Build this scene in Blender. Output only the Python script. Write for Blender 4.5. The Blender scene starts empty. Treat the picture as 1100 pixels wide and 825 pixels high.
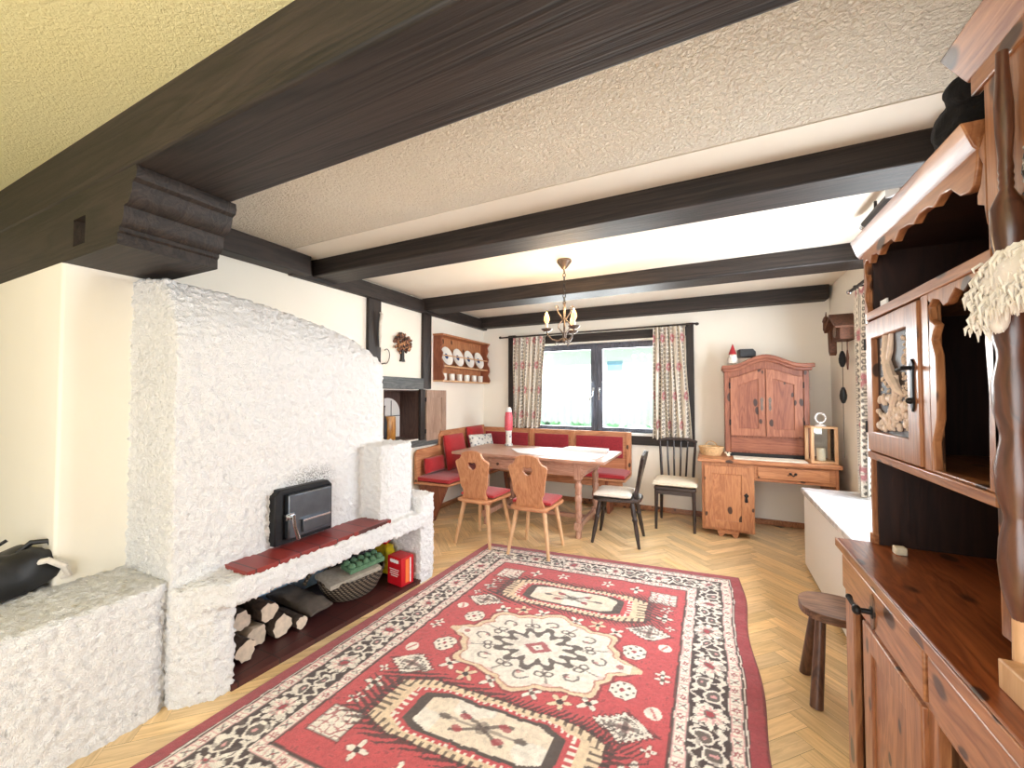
import bpy, bmesh, math, random
import numpy as np
from mathutils import Vector, Matrix, noise as mnoise

S = bpy.context.scene
C = S.collection
R = math.radians
PI = math.pi
rnd = random.Random(7)

# ---------------------------------------------------------------- camera, light, exposure
cam_d = bpy.data.cameras.new('camera')
cam = bpy.data.objects.new('camera', cam_d)
C.objects.link(cam)
cam.location = (0, 0, 1.40)
cam.rotation_euler = (R(90 + 1.6), 0, R(26.1))
cam_d.sensor_width = 36
cam_d.lens = 435.0 * 36 / 1100
cam_d.clip_start = 0.02
S.camera = cam

W = bpy.data.worlds.new('sky')
S.world = W
W.use_nodes = True
W.node_tree.nodes['Background'].inputs['Color'].default_value = (0.86, 0.94, 1.0, 1)
W.node_tree.nodes['Background'].inputs['Strength'].default_value = 1.3

S.view_settings.view_transform = 'Standard'
S.view_settings.look = 'None'
S.view_settings.gamma = 1
S.view_settings.use_curve_mapping = False
S.view_settings.exposure = 0.42

def area(name, loc, rot, sx, sy, power, col):
    d = bpy.data.lights.new(name, 'AREA')
    d.shape = 'RECTANGLE'; d.size = sx; d.size_y = sy; d.energy = power; d.color = col
    o = bpy.data.objects.new(name, d); C.objects.link(o)
    o.location = loc; o.rotation_euler = rot
    return o

sun_d = bpy.data.lights.new('sun', 'SUN'); sun_d.energy = 4.5; sun_d.angle = R(0.6); sun_d.color = (1.0, 0.95, 0.87)
sun = bpy.data.objects.new('sun', sun_d); C.objects.link(sun); sun.rotation_euler = (R(40), 0, R(-4))
# fill lamp added behind the camera; daylight through the right and far windows
area('rear_fill', (-0.2, -2.12, 1.25), (R(90), 0, 0), 2.4, 2.2, 62, (1.0, 0.985, 0.97))
area('daylight_right', (1.30, 3.30, 1.55), (R(90), 0, R(90)), 1.6, 1.2, 95, (0.88, 0.94, 1.0))
area('daylight_back', (-1.34, 5.62, 1.55), (R(-90), 0, 0), 2.0, 1.1, 170, (0.95, 0.97, 1.0))

# ---------------------------------------------------------------- helpers
WORLD = {}

def thing(name, label, cat, loc=(0, 0, 0), rz=0.0, group=None, world=True):
    o = bpy.data.objects.new(name, None)
    o.empty_display_size = 0.05
    C.objects.link(o)
    o.location = loc; o.rotation_euler = (0, 0, rz)
    o['label'] = label; o['category'] = cat
    if group: o['group'] = group
    if world: WORLD[o.name] = Vector(loc)
    return o

def tag(o, label, cat, group=None, kind=None):
    o['label'] = label; o['category'] = cat
    if group: o['group'] = group
    if kind: o['kind'] = kind
    return o

def obj(name, b, mat, parent=None, bevel=0.0, smooth=38, label=None, loc=None, recalc=True):
    """link a bmesh as ONE mesh object; world-built parts are moved into their parent's frame"""
    if recalc:
        bmesh.ops.recalc_face_normals(b, faces=b.faces[:])
    off = None
    p = parent
    if parent is not None:
        if parent.name in WORLD: off = WORLD[parent.name]
    elif loc is not None:
        off = Vector(loc)
    if off is not None:
        bmesh.ops.translate(b, verts=b.verts[:], vec=-off)
    me = bpy.data.meshes.new(name)
    b.to_mesh(me); b.free()
    if not isinstance(mat, (list, tuple)): mat = [mat]
    for m in mat: me.materials.append(m)
    if smooth:
        me.shade_smooth()
        me.set_sharp_from_angle(angle=R(smooth))
    o = bpy.data.objects.new(name, me)
    C.objects.link(o)
    if parent is not None:
        o.parent = parent
        if off is not None: WORLD[o.name] = Vector(off)   # sub-parts share the frame
    elif off is not None:
        o.location = off
        WORLD[o.name] = Vector(off)
    if bevel:
        md = o.modifiers.new('bevel', 'BEVEL')
        md.width = bevel; md.segments = 2; md.limit_method = 'ANGLE'; md.angle_limit = R(40)
    if label: o['label'] = label
    return o

def dup(root, loc, rz, label, group=None):
    def cp(o, par):
        c = o.copy(); C.objects.link(c)
        if par is not None: c.parent = par
        for ch in o.children: cp(ch, c)
        return c
    r = cp(root, None)
    r.location = loc; r.rotation_euler = (root.rotation_euler[0], root.rotation_euler[1], rz)
    r['label'] = label
    if group: r['group'] = group
    return r

def struct(name, b, mat, bevel=0.0, smooth=38):
    o = obj(name, b, mat, None, bevel, smooth)
    o['kind'] = 'structure'
    return o

def BM(): return bmesh.new()

def box(b, x0, x1, y0, y1, z0, z1, M=None, mi=0):
    vs = [Vector((x, y, z)) for z in (z0, z1) for y in (y0, y1) for x in (x0, x1)]
    if M is not None: vs = [M @ v for v in vs]
    v = [b.verts.new(p) for p in vs]
    for f in ((0, 2, 3, 1), (4, 5, 7, 6), (0, 1, 5, 4), (2, 6, 7, 3), (0, 4, 6, 2), (1, 3, 7, 5)):
        fc = b.faces.new([v[i] for i in f]); fc.material_index = mi
    return b

def bx(*a, **k):
    return box(BM(), *a, **k)

def plate(b, outer, holes, plane, d0, d1, M=None, mi=0):
    """outline with holes in a plane, given thickness between d0 and d1 on the third axis"""
    def P(u, v, d):
        p = {'xz': (u, d, v), 'yz': (d, u, v), 'xy': (u, v, d)}[plane]
        p = Vector(p)
        return M @ p if M is not None else p
    t = BM()
    for loop in [outer] + list(holes):
        vs = [t.verts.new((u, v, 0)) for u, v in loop]
        for i in range(len(vs)): t.edges.new((vs[i], vs[(i + 1) % len(vs)]))
    bmesh.ops.triangle_fill(t, use_beauty=True, use_dissolve=False, edges=t.edges[:])
    t.verts.index_update()
    co = [(v.co.x, v.co.y) for v in t.verts]
    tris = [[v.index for v in f.verts] for f in t.faces]
    be = [(e.verts[0].index, e.verts[1].index) for e in t.edges if len(e.link_faces) == 1]
    t.free()
    A = [b.verts.new(P(u, v, d0)) for u, v in co]
    B = [b.verts.new(P(u, v, d1)) for u, v in co]
    for f in tris:
        b.faces.new([A[i] for i in f]).material_index = mi
        b.faces.new([B[i] for i in reversed(f)]).material_index = mi
    for i, j in be:
        b.faces.new([A[i], A[j], B[j], B[i]]).material_index = mi
    return b

def lathe(b, prof, M=None, seg=20, a0=0, a1=2 * PI, mi=0):
    M = M or Matrix()
    rings = []
    for r, z in prof:
        if r < 1e-5:
            rings.append([b.verts.new(M @ Vector((0, 0, z)))])
        else:
            rings.append([b.verts.new(M @ Vector((r * math.cos(2 * PI * i / seg), r * math.sin(2 * PI * i / seg), z))) for i in range(seg)])
    for a, c in zip(rings, rings[1:]):
        for i in range(seg):
            j = (i + 1) % seg
            q = []
            for v in ([a[i], a[j]] if len(a) > 1 else [a[0]]) + ([c[j], c[i]] if len(c) > 1 else [c[0]]):
                if v not in q: q.append(v)
            if len(q) > 2: b.faces.new(q).material_index = mi
    for ring, flip in ((rings[0], True), (rings[-1], False)):
        if len(ring) > 1: b.faces.new(ring[::-1] if flip else ring).material_index = mi
    return b

def tube(b, pts, r, seg=8, closed=False, cap=True, mi=0):
    pts = [Vector(p) for p in pts]
    n = len(pts)
    rs = r if isinstance(r, (list, tuple)) else [r] * n
    rings = []
    up = None
    for i, p in enumerate(pts):
        if closed: t = pts[(i + 1) % n] - pts[i - 1]
        else: t = pts[min(i + 1, n - 1)] - pts[max(i - 1, 0)]
        t.normalize()
        if up is None:
            up = Vector((0, 0, 1)) if abs(t.z) < 0.9 else Vector((1, 0, 0))
        s = t.cross(up)
        if s.length < 1e-6: s = t.orthogonal()
        s.normalize()
        up = s.cross(t).normalized()
        rings.append([b.verts.new(p + (s * math.cos(2 * PI * k / seg) + up * math.sin(2 * PI * k / seg)) * rs[i]) for k in range(seg)])
    pr = list(zip(rings, rings[1:]))
    if closed: pr.append((rings[-1], rings[0]))
    for a, c in pr:
        for k in range(seg):
            b.faces.new([a[k], a[(k + 1) % seg], c[(k + 1) % seg], c[k]]).material_index = mi
    if cap and not closed:
        b.faces.new(rings[0][::-1]).material_index = mi
        b.faces.new(rings[-1]).material_index = mi
    return b

def ell(b, c, r, seg=14, M=None, mi=0):
    rings = seg // 2 + 1
    prof = [(math.sin(PI * i / rings), -math.cos(PI * i / rings)) for i in range(rings + 1)]
    T = Matrix.Translation(Vector(c)) @ (M or Matrix()) @ Matrix.Diagonal(Vector((r[0], r[1], r[2], 1)))
    return lathe(b, [(max(p, 0), z) for p, z in prof], T, seg, mi=mi)

def cushion(b, sx, sy, sz, M=None, n=14, pw=6, edge=0.25):
    """puffed cushion centred on the origin"""
    M = M or Matrix()
    top, bot = [], []
    for i in range(n + 1):
        tr, br = [], []
        for j in range(n + 1):
            u = -1 + 2 * i / n; v = -1 + 2 * j / n
            k = math.sqrt(max(0, (1 - abs(u) ** pw) * (1 - abs(v) ** pw)))
            h = sz / 2 * (edge + (1 - edge) * k)
            s = 1 - 0.035 * (1 - abs(v) ** 2) * 0 
            x = u * sx / 2; y = v * sy / 2
            tr.append(b.verts.new(M @ Vector((x, y, h))))
            br.append(b.verts.new(M @ Vector((x, y, -h))))
        top.append(tr); bot.append(br)
    for i in range(n):
        for j in range(n):
            b.faces.new([top[i][j], top[i + 1][j], top[i + 1][j + 1], top[i][j + 1]])
            b.faces.new([bot[i][j], bot[i][j + 1], bot[i + 1][j + 1], bot[i + 1][j]])
    for i in range(n):
        b.faces.new([top[i][0], bot[i][0], bot[i + 1][0], top[i + 1][0]])
        b.faces.new([top[i][n], top[i + 1][n], bot[i + 1][n], bot[i][n]])
        b.faces.new([top[0][i], top[0][i + 1], bot[0][i + 1], bot[0][i]])
        b.faces.new([top[n][i], bot[n][i], bot[n][i + 1], top[n][i + 1]])
    return b

def gridmesh(name, P, mat, cols=None, parent=None, smooth=True, off=None, solid=0.0):
    """P: (nu, nv, 3) array -> quad sheet, optional per-vertex pattern colours"""
    nu, nv = P.shape[:2]
    me = bpy.data.meshes.new(name)
    V = P.reshape(-1, 3).astype(np.float64)
    if off is not None: V = V - np.array(off)
    idx = np.arange(nu * nv).reshape(nu, nv)
    F = np.stack([idx[:-1, :-1], idx[1:, :-1], idx[1:, 1:], idx[:-1, 1:]], -1).reshape(-1, 4)
    me.from_pydata(V.tolist(), [], F.tolist())
    if cols is not None:
        at = me.color_attributes.new('pattern', 'FLOAT_COLOR', 'POINT')
        c4 = np.ones((nu * nv, 4), np.float32); c4[:, :3] = cols.reshape(-1, 3)
        at.data.foreach_set('color', c4.ravel())
    me.materials.append(mat)
    if smooth: me.shade_smooth()
    o = bpy.data.objects.new(name, me); C.objects.link(o)
    if parent is not None: o.parent = parent
    elif off is not None: o.location = off
    if solid:
        md = o.modifiers.new('thickness', 'SOLIDIFY'); md.thickness = solid; md.offset = 0
    return o

def Mx(loc=(0, 0, 0), rx=0, ry=0, rz=0):
    return Matrix.Translation(Vector(loc)) @ Matrix.Rotation(rz, 4, 'Z') @ Matrix.Rotation(ry, 4, 'Y') @ Matrix.Rotation(rx, 4, 'X')

# ---------------------------------------------------------------- materials
def srgb(r, g, b):
    f = lambda c: c / 12.92 if c <= 0.04045 else ((c + 0.055) / 1.055) ** 2.4
    return (f(r / 255), f(g / 255), f(b / 255), 1)

class NT:
    def __init__(s, name):
        s.m = bpy.data.materials.new(name); s.m.use_nodes = True
        s.t = s.m.node_tree; s.b = s.t.nodes['Principled BSDF']; s.out = s.t.nodes['Material Output']
    def n(s, t, **kw):
        o = s.t.nodes.new(t)
        for k, v in kw.items():
            if k.startswith('i_'): o.inputs[k[2:].replace('_', ' ')].default_value = v
            else: setattr(o, k, v)
        return o
    def l(s, a, b): s.t.links.new(a, b)
    def ramp(s, stops, src=None):
        r = s.n('ShaderNodeValToRGB')
        e = r.color_ramp.elements
        while len(e) < len(stops): e.new(0.5)
        for x, (p, c) in zip(e, stops):
            x.position = p; x.color = c if len(c) == 4 else (*c, 1)
        if src is not None: s.l(src, r.inputs[0])
        return r
    def mix(s, fac, a, b, mode='MIX'):
        m = s.n('ShaderNodeMix', data_type='RGBA', blend_type=mode)
        for k, v in ((0, fac), (6, a), (7, b)):
            if hasattr(v, 'is_linked') or hasattr(v, 'links'): s.l(v, m.inputs[k])
            else: m.inputs[k].default_value = v
        return m.outputs[2]
    def math(s, op, a, b=None, clamp=False):
        m = s.n('ShaderNodeMath', operation=op, use_clamp=clamp)
        for k, v in ((0, a), (1, b)):
            if v is None: continue
            if hasattr(v, 'links'): s.l(v, m.inputs[k])
            else: m.inputs[k].default_value = v
        return m.outputs[0]
    def bump(s, h, strength, dist=0.01):
        bn = s.n('ShaderNodeBump'); bn.inputs['Strength'].default_value = strength; bn.inputs['Distance'].default_value = dist
        s.l(h, bn.inputs['Height']); s.l(bn.outputs[0], s.b.inputs['Normal'])
    def coords(s, scale=(1, 1, 1), rand=True):
        tc = s.n('ShaderNodeTexCoord')
        mp = s.n('ShaderNodeMapping'); mp.inputs['Scale'].default_value = scale
        if rand:
            oi = s.n('ShaderNodeObjectInfo')
            ml = s.n('ShaderNodeVectorMath', operation='SCALE'); s.l(oi.outputs['Random'], ml.inputs['Scale'])
            ml.inputs[0].default_value = (7.3, 4.1, 5.7)
            ad = s.n('ShaderNodeVectorMath', operation='ADD')
            s.l(tc.outputs['Object'], ad.inputs[0]); s.l(ml.outputs[0], ad.inputs[1])
            s.l(ad.outputs[0], mp.inputs['Vector'])
        else: s.l(tc.outputs['Object'], mp.inputs['Vector'])
        return mp.outputs[0]

def plain(name, col, rough=0.6, metal=0.0, coat=0.0, var=0.0, scale=20, bump=0.0, sheen=0.0, emit=None):
    k = NT(name)
    k.b.inputs['Roughness'].default_value = rough
    k.b.inputs['Metallic'].default_value = metal
    k.b.inputs['Coat Weight'].default_value = coat
    if sheen: k.b.inputs['Sheen Weight'].default_value = sheen
    k.b.inputs['Base Color'].default_value = col
    if var or bump:
        v = k.coords()
        no = k.n('ShaderNodeTexNoise', i_Scale=scale, i_Detail=5.0, i_Roughness=0.6); k.l(v, no.inputs['Vector'])
        if var:
            lo = tuple(c * (1 - var) for c in col[:3]) + (1,)
            hi = tuple(min(1, c * (1 + var)) for c in col[:3]) + (1,)
            r = k.ramp([(0.3, lo), (0.7, hi)], no.outputs['Fac']); k.l(r.outputs[0], k.b.inputs['Base Color'])
        if bump: k.bump(no.outputs['Fac'], bump, 0.004)
    if emit:
        k.b.inputs['Emission Color'].default_value = emit[0]; k.b.inputs['Emission Strength'].default_value = emit[1]
    return k.m

def wood(name, lo, hi, axis='z', knots=0.0, knotcol=None, rough=0.45, coat=0.0, bump=0.25, grain=9.0, kscale=9.0, ksize=0.11, st_=0.12):
    k = NT(name)
    st = {'x': (st_, 1, 1), 'y': (1, st_, 1), 'z': (1, 1, st_)}[axis]
    v = k.coords(st)
    n1 = k.n('ShaderNodeTexNoise', i_Scale=grain, i_Detail=4.0, i_Roughness=0.55, i_Distortion=0.8); k.l(v, n1.inputs['Vector'])
    w = k.n('ShaderNodeTexNoise', i_Scale=grain * 9, i_Detail=5.0, i_Roughness=0.7, i_Distortion=0.3); k.l(v, w.inputs['Vector'])
    rings = k.math('FRACT', k.math('MULTIPLY', n1.outputs['Fac'], 9.0))
    rr = k.math('ABSOLUTE', k.math('SUBTRACT', rings, 0.5))
    f = k.math('ADD', k.math('MULTIPLY', n1.outputs['Fac'], 0.45), k.math('ADD', k.math('MULTIPLY', rr, 0.45), k.math('MULTIPLY', w.outputs['Fac'], 0.45)))
    col = k.ramp([(0.38, lo), (0.85, hi)], f).outputs[0]
    if knots:
        s2 = {'x': (0.55, 1, 1), 'y': (1, 0.55, 1), 'z': (1, 1, 0.55)}[axis]
        v2 = k.coords(s2)
        nn = k.n('ShaderNodeTexNoise', i_Scale=14.0, i_Detail=2.0); k.l(v2, nn.inputs['Vector'])
        vd = k.n('ShaderNodeVectorMath', operation='SCALE'); k.l(nn.outputs['Color'], vd.inputs[0]); vd.inputs['Scale'].default_value = 0.02
        va = k.n('ShaderNodeVectorMath', operation='ADD'); k.l(v2, va.inputs[0]); k.l(vd.outputs[0], va.inputs[1])
        vo = k.n('ShaderNodeTexVoronoi', i_Scale=kscale); k.l(va.outputs[0], vo.inputs['Vector'])
        sp = k.n('ShaderNodeSeparateColor'); k.l(vo.outputs['Color'], sp.inputs[0])
        on = k.math('LESS_THAN', sp.outputs[0], knots)
        mr = k.n('ShaderNodeMapRange', interpolation_type='SMOOTHSTEP')
        mr.inputs['From Min'].default_value = ksize; mr.inputs['From Max'].default_value = ksize * 1.4
        mr.inputs['To Min'].default_value = 1; mr.inputs['To Max'].default_value = 0
        k.l(k.math('DIVIDE', vo.outputs['Distance'], k.math('ADD', k.math('MULTIPLY', sp.outputs[1], 0.75), 0.4)), mr.inputs['Value'])
        col = k.mix(k.math('MULTIPLY', k.math('MULTIPLY', mr.outputs[0], on), 0.9), col, knotcol or srgb(34, 17, 12))
    k.l(col, k.b.inputs['Base Color'])
    k.b.inputs['Roughness'].default_value = rough
    k.b.inputs['Coat Weight'].default_value = coat
    k.b.inputs['Coat Roughness'].default_value = 0.25
    k.bump(f, bump, 0.003)
    return k.m

def plaster(name, lo, hi, scale, strength, dist, rough=0.85):
    k = NT(name)
    v = k.coords(rand=False)
    a = k.n('ShaderNodeTexNoise', i_Scale=scale, i_Detail=4.0, i_Roughness=0.6, i_Distortion=0.6); k.l(v, a.inputs['Vector'])
    c = k.n('ShaderNodeTexNoise', i_Scale=1.3, i_Detail=3.0); k.l(v, c.inputs['Vector'])
    r = k.ramp([(0.3, lo), (0.7, hi)], c.outputs['Fac']); k.l(r.outputs[0], k.b.inputs['Base Color'])
    k.b.inputs['Roughness'].default_value = rough
    k.b.inputs['Specular IOR Level'].default_value = 0.25
    k.bump(a.outputs['Fac'], strength, dist)
    return k.m

def attrmat(name, rough=0.9, bump=0.0, scale=200, sheen=0.0, trans=0.0):
    k = NT(name)
    a = k.n('ShaderNodeAttribute', attribute_name='pattern')
    v = k.coords(rand=False)
    no = k.n('ShaderNodeTexNoise', i_Scale=scale, i_Detail=3.0); k.l(v, no.inputs['Vector'])
    r = k.ramp([(0.25, (0.72, 0.72, 0.72, 1)), (0.75, (1.15, 1.15, 1.15, 1))], no.outputs['Fac'])
    k.l(k.mix(1.0, a.outputs['Color'], r.outputs[0], 'MULTIPLY'), k.b.inputs['Base Color'])
    k.b.inputs['Roughness'].default_value = rough
    k.b.inputs['Specular IOR Level'].default_value = 0.2
    if sheen: k.b.inputs['Sheen Weight'].default_value = sheen
    if bump: k.bump(no.outputs['Fac'], bump, 0.004)
    return k.m

M_wall = plaster('wall_plaster', srgb(242, 237, 225), srgb(248, 243, 232), 120, 0.12, 0.004)
M_ceil = plaster('ceiling_plaster', srgb(240, 228, 208), srgb(246, 236, 218), 60, 1.0, 0.035)
M_ceil_s = plaster('ceiling_smooth', srgb(226, 216, 200), srgb(232, 224, 210), 120, 0.12, 0.004)
M_ceil_tint = plaster('ceiling_near_light_tint', srgb(232, 228, 178), srgb(238, 234, 190), 85, 0.6, 0.014)  # ceiling plaster with the greenish light on the near part put into its colour
M_rough = plaster('rough_plaster', srgb(236, 236, 238), srgb(242, 242, 242), 110, 0.9, 0.016)
def m_stove():
    k = NT('sooty_roughcast')
    v = k.coords(rand=False)
    a = k.n('ShaderNodeTexNoise', i_Scale=110.0, i_Detail=4.0, i_Roughness=0.6); k.l(v, a.inputs['Vector'])
    s = k.n('ShaderNodeSeparateXYZ'); k.l(v, s.inputs[0])
    dy = k.math('DIVIDE', k.math('SUBTRACT', s.outputs[1], 0.10), 0.20)
    dz = k.math('DIVIDE', k.math('SUBTRACT', s.outputs[2], 0.89), 0.10)
    r2 = k.math('ADD', k.math('MULTIPLY', dy, dy), k.math('MULTIPLY', dz, dz))
    m = k.math('SUBTRACT', 1.0, r2, clamp=True)
    n = k.ramp([(0.44, (0, 0, 0, 1)), (0.62, (1, 1, 1, 1))], a.outputs['Fac'])
    f = k.math('MULTIPLY', k.math('MULTIPLY', m, n.outputs[0]), 0.85, clamp=True)
    k.l(k.mix(f, srgb(240, 240, 241), srgb(60, 58, 58)), k.b.inputs['Base Color'])
    k.b.inputs['Roughness'].default_value = .85; k.b.inputs['Specular IOR Level'].default_value = .25
    k.bump(a.outputs['Fac'], 0.9, 0.016)
    return k.m
M_stove = m_stove()
M_beam = wood('dark_beam_x', srgb(14, 11, 10), srgb(60, 49, 44), 'x', rough=0.6, bump=1.0, grain=8, st_=.045)
M_beam_y = wood('dark_beam_y', srgb(20, 15, 13), srgb(58, 45, 39), 'y', rough=0.6, bump=0.6, grain=7)
M_beam_z = wood('dark_beam_z', srgb(22, 17, 15), srgb(56, 44, 38), 'z', rough=0.55, bump=0.6, grain=7)
M_win = wood('window_wood', srgb(56, 58, 68), srgb(104, 108, 122), 'z', rough=0.5, bump=0.2)  # dark wood lightened to blue-grey, window glare put into its colour
pl, ph = srgb(176, 112, 76), srgb(220, 164, 120)
M_pine_x = wood('pine_x', pl, ph, 'x', knots=0.7)
M_pine_y = wood('pine_y', pl, ph, 'y', knots=0.7)
M_pine_z = wood('pine_z', pl, ph, 'z', knots=0.7, ksize=.13)
M_leg = wood('pale_pine', srgb(206, 160, 118), srgb(232, 192, 150), 'z', rough=0.5)
tl, th = srgb(164, 118, 98), srgb(212, 172, 150)
M_tab_x = wood('table_pine_x', tl, th, 'x', knots=0.2, rough=0.32)
M_tab_z = wood('table_pine_z', tl, th, 'z', knots=0.2, rough=0.4)
rl, rh = srgb(122, 66, 46), srgb(170, 106, 76)
M_red_x = wood('red_pine_x', rl, rh, 'x', knots=0.2)
M_red_z = wood('red_pine_z', rl, rh, 'z', knots=0.9, kscale=10, ksize=0.17)
M_desk_x = wood('desk_pine_x', srgb(160, 100, 66), srgb(208, 148, 102), 'x', knots=0.9, kscale=10, ksize=0.17)
M_desk_z = wood('desk_pine_z', srgb(160, 100, 66), srgb(208, 148, 102), 'z', knots=0.9, kscale=10, ksize=0.17)
hl, hh = srgb(132, 80, 50), srgb(196, 138, 94)
M_cab_z = wood('cabinet_pine', srgb(134, 78, 56), srgb(186, 122, 90), 'z', knots=0.9, kscale=10, ksize=0.17)
M_hut_y = wood('hutch_pine_y', hl, hh, 'y', knots=0.95, rough=0.32, coat=0.2, kscale=11, ksize=0.21)
M_hut_z = wood('hutch_pine_z', hl, hh, 'z', knots=0.95, rough=0.32, coat=0.2, kscale=11, ksize=0.21)
M_hut_top = wood('hutch_counter', srgb(104, 50, 24), srgb(172, 98, 54), 'y', knots=1.0, rough=0.3, coat=0.2, kscale=10, ksize=0.27)
M_hut_in = wood('hutch_inside', srgb(32, 17, 13), srgb(58, 33, 25), 'z', knots=0.3, rough=0.5)  # dark tone carries the interior's shade in its colour; relief ground uses it too
M_col = wood('hutch_column', srgb(60, 34, 24), srgb(112, 70, 50), 'z', rough=0.28, coat=0.4)
M_dark_z = wood('dark_chair_z', srgb(28, 22, 22), srgb(70, 56, 52), 'z', rough=0.35)
M_dark_x = wood('dark_chair_x', srgb(34, 27, 26), srgb(84, 68, 62), 'x', rough=0.35)
M_stool = wood('stool_wood', srgb(70, 46, 34), srgb(150, 112, 84), 'x', rough=0.4)
M_stool_z = wood('stool_leg_wood', srgb(50, 30, 22), srgb(110, 74, 54), 'z', rough=0.4)
M_red = plain('red_fabric', srgb(176, 36, 44), 0.85, var=0.18, scale=90, bump=0.15, sheen=0.3)
M_red_d = plain('dark_red_fabric', srgb(150, 38, 48), 0.85, var=0.2, scale=60, bump=0.15, sheen=0.2)
M_white_f = plain('white_fabric', srgb(226, 218, 208), 0.9, var=0.1, scale=60, bump=0.15)
M_cream_f = plain('cream_fabric', srgb(232, 220, 198), 0.9, var=0.08, scale=60, bump=0.15)
M_iron = plain('black_iron', srgb(34, 34, 36), 0.45, 0.6, var=0.2, scale=40, bump=0.1)
M_steel = plain('stove_steel', srgb(96, 102, 110), 0.32, 0.85, var=0.15, scale=12)
M_chrome = plain('bright_steel', srgb(200, 205, 210), 0.2, 1.0)
M_pewter = plain('pewter', srgb(112, 100, 92), 0.35, 0.7, var=0.2, scale=40)
M_paper = plain('white_paper', srgb(240, 240, 240), 0.7)
M_white = plain('white_paint', srgb(238, 238, 238), 0.45)
M_porc = plain('white_porcelain', srgb(238, 236, 230), 0.15)
M_blue = plain('blue_glaze', srgb(70, 96, 150), 0.2)
M_black = plain('black_plastic', srgb(22, 22, 24), 0.5, var=0.3, scale=30, bump=0.2)
M_fur_d = plain('black_fur', srgb(20, 18, 18), 0.95, var=0.5, scale=60, bump=0.9)
M_bark = plain('bark', srgb(72, 58, 50), 0.95, var=0.55, scale=30, bump=1.0)
M_cut = plain('cut_wood', srgb(218, 200, 180), 0.8, var=0.15, scale=30, bump=0.2)
M_red_pl = plain('red_print', srgb(190, 22, 34), 0.35, var=0.1)
M_green = plain('green_carton', srgb(92, 128, 96), 0.85, var=0.25, scale=40, bump=0.4)
M_yellow = plain('yellow_foil', srgb(214, 190, 40), 0.3, var=0.3, scale=25, bump=0.6)
M_orange = plain('orange_print', srgb(236, 120, 60), 0.4)
M_goldwood = wood('canister_wood', srgb(150, 96, 30), srgb(206, 150, 70), 'z', rough=0.35)
M_brown_in = wood('alcove_wood', srgb(70, 48, 42), srgb(104, 78, 68), 'z', rough=0.6)
M_greywood = wood('grey_wood', srgb(70, 74, 76), srgb(120, 122, 120), 'y', rough=0.6)
M_greydoor = wood('grey_pine_door', srgb(150, 122, 106), srgb(196, 168, 148), 'z', rough=0.5)
M_cone = plain('cone_brown', srgb(86, 52, 34), 0.8, var=0.5, scale=60, bump=0.8)
M_pinkglass = plain('pink_glass', srgb(216, 90, 104), 0.2, var=0.25, scale=60)
M_wick = plain('candle_wax', srgb(245, 232, 205), 0.5)
M_bulb = plain('flame_bulb', (1, 0.6, 0.25, 1), 0.3, emit=((1.0, 0.46, 0.13, 1), 1.8))
M_flesh = plain('gnome_skin', srgb(220, 170, 140), 0.7)
M_tile = None

def m_glass():
    k = NT('window_glass')
    t = k.n('ShaderNodeBsdfTransparent'); t.inputs[0].default_value = (0.97, 0.985, 0.98, 1)
    g = k.n('ShaderNodeBsdfGlossy'); g.inputs['Roughness'].default_value = 0.02
    fr = k.n('ShaderNodeFresnel'); fr.inputs['IOR'].default_value = 1.45
    mx = k.n('ShaderNodeMixShader'); k.l(fr.outputs[0], mx.inputs[0]); k.l(t.outputs[0], mx.inputs[1]); k.l(g.outputs[0], mx.inputs[2])
    k.l(mx.outputs[0], k.out.inputs['Surface'])
    return k.m
M_glass = m_glass()

def m_lace():
    k = NT('lace')
    v = k.coords(rand=False)
    vo = k.n('ShaderNodeTexVoronoi', i_Scale=55.0); k.l(v, vo.inputs['Vector'])
    wv = k.n('ShaderNodeTexNoise', i_Scale=9.0, i_Detail=3.0); k.l(v, wv.inputs['Vector'])
    f = k.math('ADD', k.math('MULTIPLY', vo.outputs['Distance'], 0.12), k.math('MULTIPLY', wv.outputs['Fac'], 0.12), clamp=True)
    t = k.n('ShaderNodeBsdfTransparent')
    d = k.n('ShaderNodeBsdfDiffuse'); d.inputs[0].default_value = (0.7, 0.78, 0.8, 1)
    tr = k.n('ShaderNodeBsdfTranslucent'); tr.inputs[0].default_value = (0.55, 0.72, 0.78, 1)
    m1 = k.n('ShaderNodeMixShader'); m1.inputs[0].default_value = 0.04; k.l(d.outputs[0], m1.inputs[1]); k.l(tr.outputs[0], m1.inputs[2])
    m2 = k.n('ShaderNodeMixShader'); k.l(f, m2.inputs[0]); k.l(m1.outputs[0], m2.inputs[1]); k.l(t.outputs[0], m2.inputs[2])
    k.l(m2.outputs[0], k.out.inputs['Surface'])
    return k.m
M_lace = m_lace()

def m_tiles(name, lo, hi, mortar, sx, sy, rough=0.4):
    k = NT(name)
    v = k.coords(rand=False)
    br = k.n('ShaderNodeTexBrick', i_Scale=1.0)
    br.offset = 0.0
    br.inputs['Color1'].default_value = lo; br.inputs['Color2'].default_value = hi; br.inputs['Mortar'].default_value = mortar
    br.inputs['Mortar Size'].default_value = 0.004; br.inputs['Brick Width'].default_value = sx; br.inputs['Row Height'].default_value = sy
    k.l(v, br.inputs['Vector'])
    k.l(br.outputs['Color'], k.b.inputs['Base Color'])
    k.b.inputs['Roughness'].default_value = rough
    k.bump(k.math('SUBTRACT', 1.0, br.outputs['Fac']), 0.5, 0.003)
    return k.m
M_tile = m_tiles('red_tiles', srgb(122, 40, 36), srgb(138, 50, 44), srgb(70, 28, 26), 0.26, 0.117)
M_tile_f = m_tiles('dark_floor_tiles', srgb(62, 26, 26), srgb(74, 32, 30), srgb(40, 20, 20), 0.2, 0.2, 0.5)

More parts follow.
